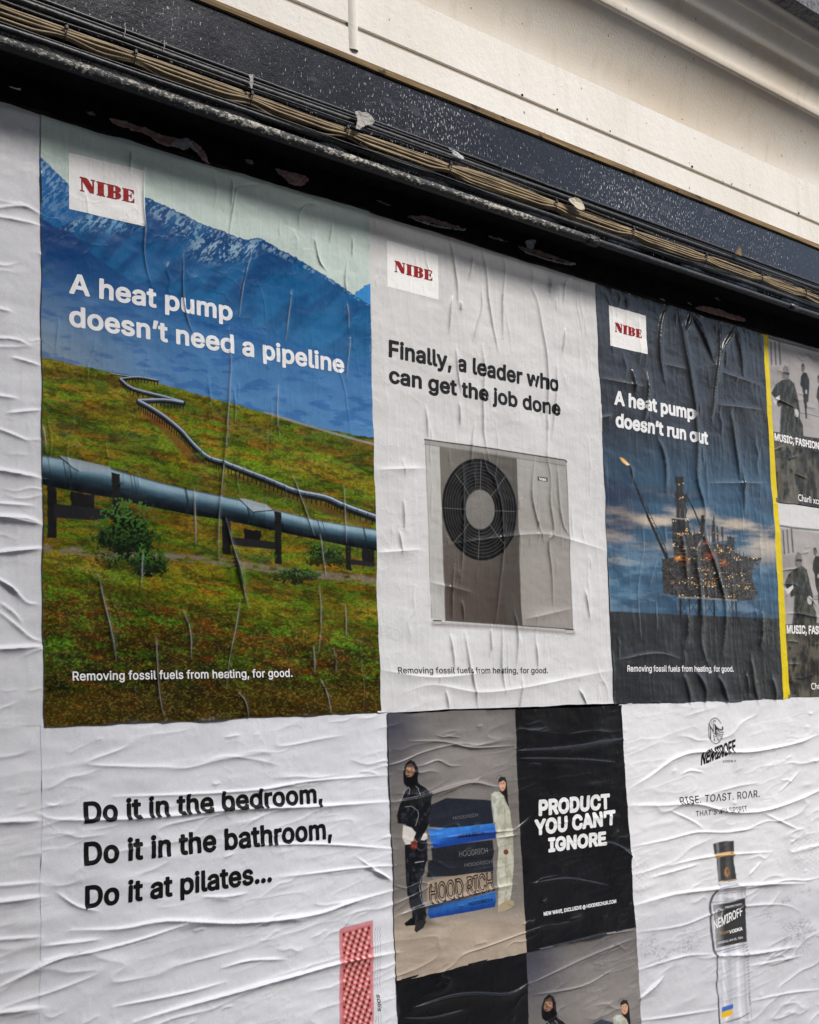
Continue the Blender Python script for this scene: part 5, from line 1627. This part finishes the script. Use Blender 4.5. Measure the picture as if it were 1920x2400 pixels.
# ---- spirits poster ----------------------------------------------------------------------
def art_spirit(px, py, x, z):
    A = Art(px, py, (230, 229, 230))
    X, Y = px, py
    al = np.arange(len(X))
    yy = Y + .12 * (X - 1460)
    A.put(al, sstep(2060, 2190, yy) * .75, lin((198, 197, 202)))
    mos = fbm(X / 2.6, Y / 2.2, 2, 501)
    m1 = sstep(.52, .66, fbm(X / 45, yy / 22, 4, 503))
    zone = np.maximum(sstep(90, 30, np.hypot((X - 1560) / 1.3, (yy - 2230))), sstep(120, 50, np.hypot((X - 1870) / 1.2, (yy - 2200))))
    A.put(al, sstep(.46, .62, mos) * m1 * zone * .7, lin((160, 158, 166)))
    ln = np.minimum(np.abs(((X + 1.3 * yy) / 14) % 1 - .5), np.abs(((X - 1.3 * yy) / 14) % 1 - .5))
    zn = np.maximum(sstep(26, 10, np.abs(X - 1500)) * sstep(60, 30, np.abs(Y - 2055)), sstep(50, 20, np.abs(X - 1885)) * sstep(70, 30, np.abs(Y - 1995)))
    A.put(al, sstep(.06, .02, ln) * zn * .5, lin((168, 168, 172)))
    # the emblem above the name
    e = lambda *p: crop(1620, 1660, .08116)(*p)
    k = (34, 34, 36)
    for a0, a1 in ((-150, -38), (-215, -160), (35, 165)):
        pts = [e((705 + 205 * math.cos(R(a)) , 655 + 368 * math.sin(R(a)) + .1 * 205 * math.cos(R(a))))[0] for a in np.linspace(a0, a1, 16)]
        A.line(pts, 1.8, k, .5)
    for l, w in ((((515, 455), (575, 560), (640, 660)), 3.4), (((545, 530), (565, 700), (560, 880)), 2.6), (((640, 655), (640, 480), (660, 360)), 1.6), (((660, 360), (700, 350), (705, 400)), 1.2),
                 (((680, 470), (740, 560), (810, 610), (880, 630), (920, 590), (905, 545)), 3.6), (((690, 560), (770, 640), (860, 700), (930, 690)), 2.4), (((700, 640), (780, 720), (870, 770), (925, 750)), 2.2),
                 (((700, 700), (790, 780), (870, 820), (910, 800)), 2.0), (((710, 760), (780, 830), (860, 870), (890, 850)), 1.6), (((630, 700), (700, 740), (740, 790)), 2.2), (((660, 770), (672, 940)), 2.4), (((700, 800), (760, 880), (800, 935)), 2.0),
                 (((690, 480), (700, 600), (710, 740)), 3.4), (((575, 440), (605, 405), (600, 480)), 1.4)):
        A.line(e(*l), w, k, .6)
    # bottle
    g = (120, 120, 124)
    A.poly(V1((215, 545), (415, 520), (440, 580), (510, 590), (545, 700), (548, 1300), (560, 1800), (600, 2300), (230, 2300), (195, 1700), (180, 1370), (135, 1300), (110, 820), (140, 720), (215, 590)), (204, 204, 210), 1, .9)
    for xx, cc, ww in ((262, (236, 236, 240), 7), (330, (186, 186, 194), 9), (430, (232, 232, 236), 8), (505, (170, 170, 178), 5)):
        A.line(V1((xx - 30, 600), (xx - 8, 1300), (xx + 16, 1800), (xx + 50, 2300)), ww, cc, 3, .7)
    A.poly(V1((150, 85), (270, 55), (382, 52), (388, 230), (376, 235), (420, 500), (330, 520), (210, 515), (185, 255), (165, 240)), (62, 62, 64), .9)
    i = A.sel(1665, 1730, 1960, 2075)
    st = sstep(5, 1, np.abs(X[i] - 1680 - .06 * (Y[i] - 1970)))
    inn = poly_sd(X[i], Y[i], V1((150, 85), (270, 55), (382, 52), (388, 230), (376, 235), (420, 500), (330, 520), (210, 515), (185, 255), (165, 240))) < -1
    A.put(i, st * inn * .6, lin((150, 150, 152)))
    st = sstep(9, 2, np.abs(X[i] - 1702 - .06 * (Y[i] - 1970)))
    A.put(i, st * inn * .35, lin((120, 118, 116)))
    A.poly(V1((158, 205), (270, 182), (386, 172), (388, 216), (290, 226), (168, 248)), (206, 166, 116), .8)
    A.ell(*V1((356, 194))[0], 1.8, 2.2, (40, 36, 34), .6)
    A.ell(*V1((308, 412))[0], 5.5, 11.5, (176, 128, 78), .8)
    A.ell(*V1((316, 400))[0], 3.5, 6, (84, 66, 52), .9, .7)
    A.line(V1((210, 520), (320, 512), (422, 492)), 2.0, (200, 160, 120), .7)
    for l, w in ((((215, 600), (300, 580), (420, 560)), 2.2), (((215, 545), (240, 575)), 2), (((180, 640), (330, 625), (500, 600)), 2.2), (((200, 665), (330, 650), (510, 630)), 1.4), (((140, 760), (330, 745), (512, 712)), 1.6),
                 (((420, 540), (440, 575), (505, 590), (520, 690)), 1.6), (((185, 630), (145, 690), (120, 770), (118, 860), (125, 1100), (150, 1310), (180, 1370)), 5.5), (((180, 1370), (188, 1500), (185, 1700), (205, 1900), (215, 2050), (222, 2200)), 3.6),
                 (((170, 1325), (330, 1290), (520, 1240)), 2.4), (((250, 1335), (400, 1300), (510, 1262)), 1.6), (((300, 2140), (450, 2090), (560, 2030)), 2.8), (((560, 1800), (575, 1900), (590, 2100)), 1.4)):
        A.line(V1(*l), w, g if w < 3 else (58, 58, 62), .8, .9)
    for q in range(60):
        A.line(V1((515 + q * .8, 1240 + q * 12), (540 + q * .8, 1236 + q * 12)), 1.1, (120, 120, 124), .6, .7)
    for q in range(9):
        A.line(V1((235 + q * 12, 1440), (238 + q * 12, 1900)), .8, (180, 180, 186), .6, .5)
    A.poly(V1((150, 790), (330, 760), (515, 712), (538, 1210), (360, 1245), (180, 1285)), (54, 54, 55), .9)
    i = A.sel(1665, 1700, 2110, 2230)
    lab = poly_sd(X[i], Y[i], V1((150, 790), (330, 760), (515, 712), (538, 1210), (360, 1245), (180, 1285))) < 0
    A.put(i, lab * sstep(28, 2, X[i] - 1672) * .7, lin((170, 170, 172)))
    A.ell(*V1((215, 880))[0], 9, 12, (190, 190, 190), 1, .8)
    A.ell(*V1((218, 882))[0], 6, 9, (84, 84, 84), 1.4, .8)
    A.poly(V1((248, 1965), (380, 1925), (382, 1965), (372, 1985), (246, 2020)), (60, 106, 190), .9)
    A.poly(V1((244, 2022), (372, 1985), (370, 2052), (240, 2095)), (228, 184, 30), .9)
    return A.c
vx1 = 4.3
p_sp = Poster([(W(1455.5, 1655)[0], W(1455.5, 1655)[1] + .006), (vx1, .006), (vx1, -1.36), (W(1492, 2400)[0], -1.36)], .0022, 'h', 70, 16, ext=(.012, 0), rh=(.002, .0045), rw=(.003, .008))
TLx = p_sp.q[0][0]
o = p_sp.build('poster', art_spirit, m_plain, (470, 520))
tag(o, 'white crumpled poster of a clear bottle with a dark label and black neck', 'poster', 'posters pasted on the hoarding')
lettering(p_sp, 'RISE. TOAST. ROAR.', E6((490, 698))[0], E6((1018, 646))[0], E6((489, 648))[0], .004, i_dark, name='slogan', spacing=1.08, cell=.001)
lettering(p_sp, 'THAT’S MY SPIRIT.', E6((598, 776))[0], E6((945, 738))[0], E6((597, 740))[0], .002, i_dark, name='slogan', spacing=1.08, cell=.0009)
lettering(p_sp, 'NEMIROFF', E6((630, 434))[0], E6((860, 342))[0], E6((634, 350))[0], .030, i_black, name='brand_lettering', cell=.001)
lettering(p_sp, 'VODKA', E6((774, 418))[0], E6((862, 414))[0], E6((773, 402))[0], .006, i_dark, name='brand_lettering', spacing=1.15, cell=.0009)
lettering(p_sp, 'NEMIROFF', V1((158, 1070))[0], V1((488, 900))[0], V1((152, 970))[0], .020, i_white, name='label_lettering', cell=.0009)
lettering(p_sp, 'De Luxe', V1((205, 1140))[0], V1((320, 1108))[0], V1((212, 1098))[0], .010, i_gold, name='label_lettering', cell=.0008)
lettering(p_sp, 'VODKA', V1((330, 1118))[0], V1((488, 1076))[0], V1((328, 1078))[0], .040, i_white, name='label_lettering', cell=.0008)
lettering(p_sp, 'UKRAINE ALC. 40% VOL. 700ml', V1((190, 1240))[0], V1((492, 1172))[0], V1((189, 1214))[0], .012, i_white, name='label_lettering', cell=.0008)
lettering(p_sp, 'PREMIUM VODKA', V1((285, 826))[0], V1((480, 784))[0], V1((284, 806))[0], .006, i_white, name='label_lettering', cell=.0008)

# ---- white poster with three lines of words ------------------------------------------------
def art_do(px, py, x, z):
    A = Art(px, py, (222, 222, 226))
    X, Y = px, py
    A.poly(S1((115, 300), (770, 130), (800, 2160), (840, 3600), (150, 3600), (130, 2160)), (214, 138, 146), 1.0, .95)
    A.poly(S1((170, 370), (720, 230), (745, 2160), (790, 3600), (215, 3600), (180, 2160)), (206, 98, 98), 4, .9)
    for r in range(42):
        for c in range(6):
            k = r // 2
            # rows lean with the perspective of the wall; dark and light dots alternate
            for kind in (0, 1):
                u = c + (.5 if kind else 0) - .25 * (r % 4)
                if u < -.2 or u > 4.3:
                    continue
                bx = 205 + u * 122 + r * 1.2
                by = 420 + r * 88 - u * 33 + (10 if kind else 0)
                if bx > 720 + r * 1.4:
                    continue
                (a, b), = S1((bx, by))
                if kind == 0:
                    A.ell(a, b, 2.5, 4.0, (92, 26, 32), .7)
                else:
                    A.ell(a, b, 2.9, 3.7, (236, 192, 178), .8)
    for k in range(3):
        pts = [S1((815 + k * 48 + 8 * math.sin(t * .9), 280 + t * 20 - k * 14))[0] for t in range(0, 60)]
        A.line(pts, .9, (120, 122, 130), .7, .8)
        pts = [S1((840 + k * 48 + 8 * math.sin(t * .9), 2010 + t * 20 - k * 14))[0] for t in range(0, 60)]
        A.line(pts, .9, (120, 122, 130), .7, .8)
    return A.c
xa = W(97, 1710)[0]
p_do = Poster([(xa, .012), (W(906, 1672)[0], .012), (W(938, 2400)[0] + .012, -1.34), (W(97, 2395)[0], -1.34)], .0011, 'h', 90, 17, ext=(0, .010), rh=(.0015, .0035), rw=(.003, .007))
o = p_do.build('poster', art_do, m_plain, (560, 640))
tag(o, 'white poster with three lines of black words and a red spotted strip', 'poster', 'posters pasted on the hoarding')
for body, bl, br, tl in (('Do it in the bedroom,', (350, 410), (1357, 322), (350, 322)), ('Do it in the bathroom,', (352, 587), (1397, 473), (352, 492)), ('Do it at pilates…', (357, 768), (1144, 655), (357, 676))):
    lettering(p_do, body, A7(bl)[0], A7(br)[0], A7(tl)[0], .028, i_black, name='headline', spacing=1.02)
lettering(p_do, 'solis', S1((845, 1570))[0], S1((870, 1895))[0], S1((925, 1600))[0], .004, i_dark, name='brand_lettering', cell=.0008)

# ---- blank sheets at the left -----------------------------------------------------------------
def art_blank(px, py, x, z):
    A = Art(px, py, (220, 219, 221))
    A.put(np.arange(len(px)), .3 * fbm(px / 90, py / 120, 4, 601), lin((206, 205, 206)))
    return A.c
p_b1 = Poster([(-.62, 1.399), (W(97, 271)[0], W(97, 271)[1] + .001), (W(105, 1702)[0], .002), (-.62, .002)], .0008, 'h', 80, 18, ext=(0, .014), rh=(.0012, .003), rw=(.0025, .006))
o = p_b1.build('poster', art_blank, m_plain, (170, 640))
tag(o, 'blank whitish sheet at the far left beside the mountain poster', 'poster', 'posters pasted on the hoarding')
p_b2 = Poster([(-.62, .010), (W(99, 1705)[0], .010), (W(99, 2395)[0], -1.34), (-.62, -1.34)], .0004, 'h', 60, 19, ext=(0, .014), rh=(.0012, .003), rw=(.0025, .006))
o = p_b2.build('poster', art_blank, m_plain, (170, 480))
tag(o, 'blank white sheet at the bottom left beside the three lines of black words', 'poster', 'posters pasted on the hoarding')

# ---- yellow strip and the two music posters -------------------------------------------------------
def art_yellow(px, py, x, z):
    A = Art(px, py, (232, 206, 24))
    A.put(np.arange(len(px)), .35 * fbm(px / 8, py / 60, 4, 611), lin((206, 178, 16)))
    return A.c
p_y = Poster(quad((1787, 783.4), (1799, 786.6), (1851.5, 1635.5), (1836, 1640)), .0026, 'h', 8, 20, ext=(.008, 0), rh=(.001, .002))
o = p_y.build('paper_strip', art_yellow, m_plain, (16, 500), ragged=.0008)
tag(o, 'narrow bright yellow paper strip along the right edge of the oil rig poster', 'paper strip')

def art_band(px, py, x, z, K, dy):
    A = Art(px, py, (150, 144, 140))
    X, Y = px, py
    al = np.arange(len(X))
    return A

def band_picture(A, K, hdr):
    """monochrome photograph: pale wall, pillars, figures in dark coats; worn dark foot"""
    X, Y = A.x, A.y
    al = np.arange(len(X))
    A.put(al, np.ones(len(X)), mixc((178, 170, 166), (160, 154, 150), fbm(X / 30, Y / 40, 4, 621)))
    if hdr:
        A.poly(hdr, (216, 214, 212), .8)
    A.line(K((100, 150), (250, 200), (700, 320), (1600, 560)), 5, (86, 82, 80), 1.5, .85)
    A.line(K((100, 170), (250, 222), (700, 345), (1600, 590)), 2, (190, 184, 178), .8)
    for xx in (130, 178, 228):
        A.line(K((xx, 210), (xx + 15, 460)), 4, (92, 88, 86), 1.2, .9)
    A.poly(K((120, 480), (250, 490), (270, 640), (130, 740)), (150, 144, 140), 4, .8)
    # floor and dark foot with stains
    A.poly(K((150, 1230), (350, 1260), (700, 1310), (2600, 1800), (2600, 3000), (200, 2200)), (44, 42, 39), 1.2)
    i = np.nonzero(poly_sd(X, Y, K((150, 1240), (700, 1320), (2600, 1810), (2600, 3000), (200, 2200))) < 0)[0]
    A.put(i, sstep(.45, .68, fbm(X[i] / 7, Y[i] / 34, 5, 623)) * .75, lin((104, 98, 84)))
    A.put(i, sstep(1905, 1850, X[i]) * sstep(.4, .6, fbm(X[i] / 12, Y[i] / 26, 4, 625)) * .6, lin((120, 114, 98)))
    A.line(K((370, 1000), (600, 1040), (760, 1080)), 1.6, (70, 66, 64), .8, .8)
    # seated figure in a big coat
    A.poly(K((140, 790), (190, 690), (260, 640), (340, 625), (400, 680), (430, 800), (465, 960), (470, 1080), (505, 1160), (512, 1290), (300, 1300), (230, 1240), (250, 1050), (200, 900)), (48, 48, 44), 1.2)
    i = A.sel(K((120, 0))[0][0], K((520, 0))[0][0], K((0, 560))[0][1], K((0, 1420))[0][1])
    dk = A.c[i].sum(1) < .16
    A.put(i, dk * sstep(.44, .66, fbm(A.x[i] / 4, A.y[i] / 14, 4, 455)) * .6, lin((96, 94, 84)))
    A.poly(K((262, 620), (260, 520), (290, 470), (330, 490), (346, 560), (340, 620), (300, 640)), (120, 112, 106), 1)
    A.poly(K((262, 560), (290, 545), (345, 560), (340, 585), (300, 575)), (40, 38, 38), .9)
    A.poly(K((140, 830), (180, 850), (235, 815), (235, 860), (210, 880), (190, 930), (165, 880)), (206, 202, 198), .9)
    A.ell(*K((428, 1020))[0], 5.4, 10, (196, 192, 188), .8, 1, -.2)
    A.poly(K((170, 960), (250, 940), (240, 1240), (180, 1230)), (170, 166, 164), 2)
    A.line(K((210, 885), (320, 930), (400, 955)), 2.4, (30, 30, 30), .8)
    # standing figures
    for dx, dy, s in ((0, 0, 1), (190, 130, 1.05), (420, 170, 1.1), (640, 260, 1.0)):
        T = lambda *p: K(*[(490 + dx + (a - 490) * s, 450 + dy + (b - 450) * s) for a, b in p])
        A.poly(T((475, 600), (500, 550), (540, 560), (570, 640), (570, 740), (562, 890), (545, 900), (545, 1000), (552, 1080), (535, 1085), (520, 950), (505, 880), (490, 740), (468, 690)), (44, 44, 42), 1)
        A.ell(*T((495, 500))[0], 4.3 * s, 10 * s, (104, 96, 90), .8)
        A.poly(T((475, 490), (488, 452), (508, 470), (516, 520), (504, 480)), (40, 38, 36), .9)
        A.ell(*T((535, 775))[0], 2.4, 5, (170, 164, 160), .8)

def music(TL, TR, BR, BL, K, hdr, lab, seed, words, credit, lift):
    def art(px, py, x, z):
        A = Art(px, py, (160, 154, 150))
        band_picture(A, K, hdr)
        return A.c
    p = Poster([TL, TR, BR, BL], lift, 'h', 26, seed, ext=(.008, 0), rh=(.0015, .004), rw=(.003, .007))
    o = p.build('poster', art, m_sheet, (300, 400))
    tag(o, lab, 'poster', 'posters pasted on the hoarding')
    lettering(p, 'MUSIC, FASHION, FILM', *words, .032, i_panel, name='headline', spacing=1.0, measure='MUSIC, FASHION')
    lettering(p, 'Charli xcx', *credit, .012, i_panel, name='credit', which='plain', measure='Charli xc')
    return p
xs1 = W(1798.5, 787)[0]; zt1 = 1.3985
xe = 4.6
zmid = W(1822, 1176)[1]
xl2 = W(1821.5, 1176)[0]
K1 = M1c
# the same picture printed lower down: moved along the wall, seen smaller and nearer the eye level
_sx, _sz = float(W(*M1c((174, 1330))[0])[0]), float(W(*M1c((174, 1330))[0])[1])
_tx, _tz = float(W(*M2c((190, 1395))[0])[0]), float(W(*M2c((190, 1395))[0])[1])
def K2m(*pts):
    out = []
    for p in M1c(*pts):
        x, z = W(*p)
        a, b = to_px(x + (_tx - _sx), z + (_tz - _sz))
        out.append((float(a), float(b)))
    return out
music((xs1, zt1), (xe, zt1), (xe, zmid), (xl2, zmid), K1, None,
      'upper black and white poster of figures in dark coats, right of the yellow strip', 21,
      (M1c((176, 1330))[0], M1c((686, 1435))[0], M1c((174, 1246))[0]), (M1c((446, 2025))[0], M1c((672, 2066))[0], M1c((444, 1948))[0]), .0020)
hdr2 = M2c((90, 60), (520, 110), (1800, 260), (1800, 480), (520, 375), (120, 328))
music((xl2, zmid), (xe, zmid), (xe, .004), (W(1851, 1636)[0], .004), K2m, hdr2,
      'lower black and white poster with a blank white band along its top', 22,
      (M2c((190, 1395))[0], tuple(float(v) for v in to_px(_tx + W(*M1c((686, 1435))[0])[0] - W(*M1c((176, 1330))[0])[0], np.float64(_tz))), M2c((188, 1312))[0]),
      (M2c((437, 1965))[0], M2c((640, 1955))[0], M2c((435, 1900))[0]), .0018)
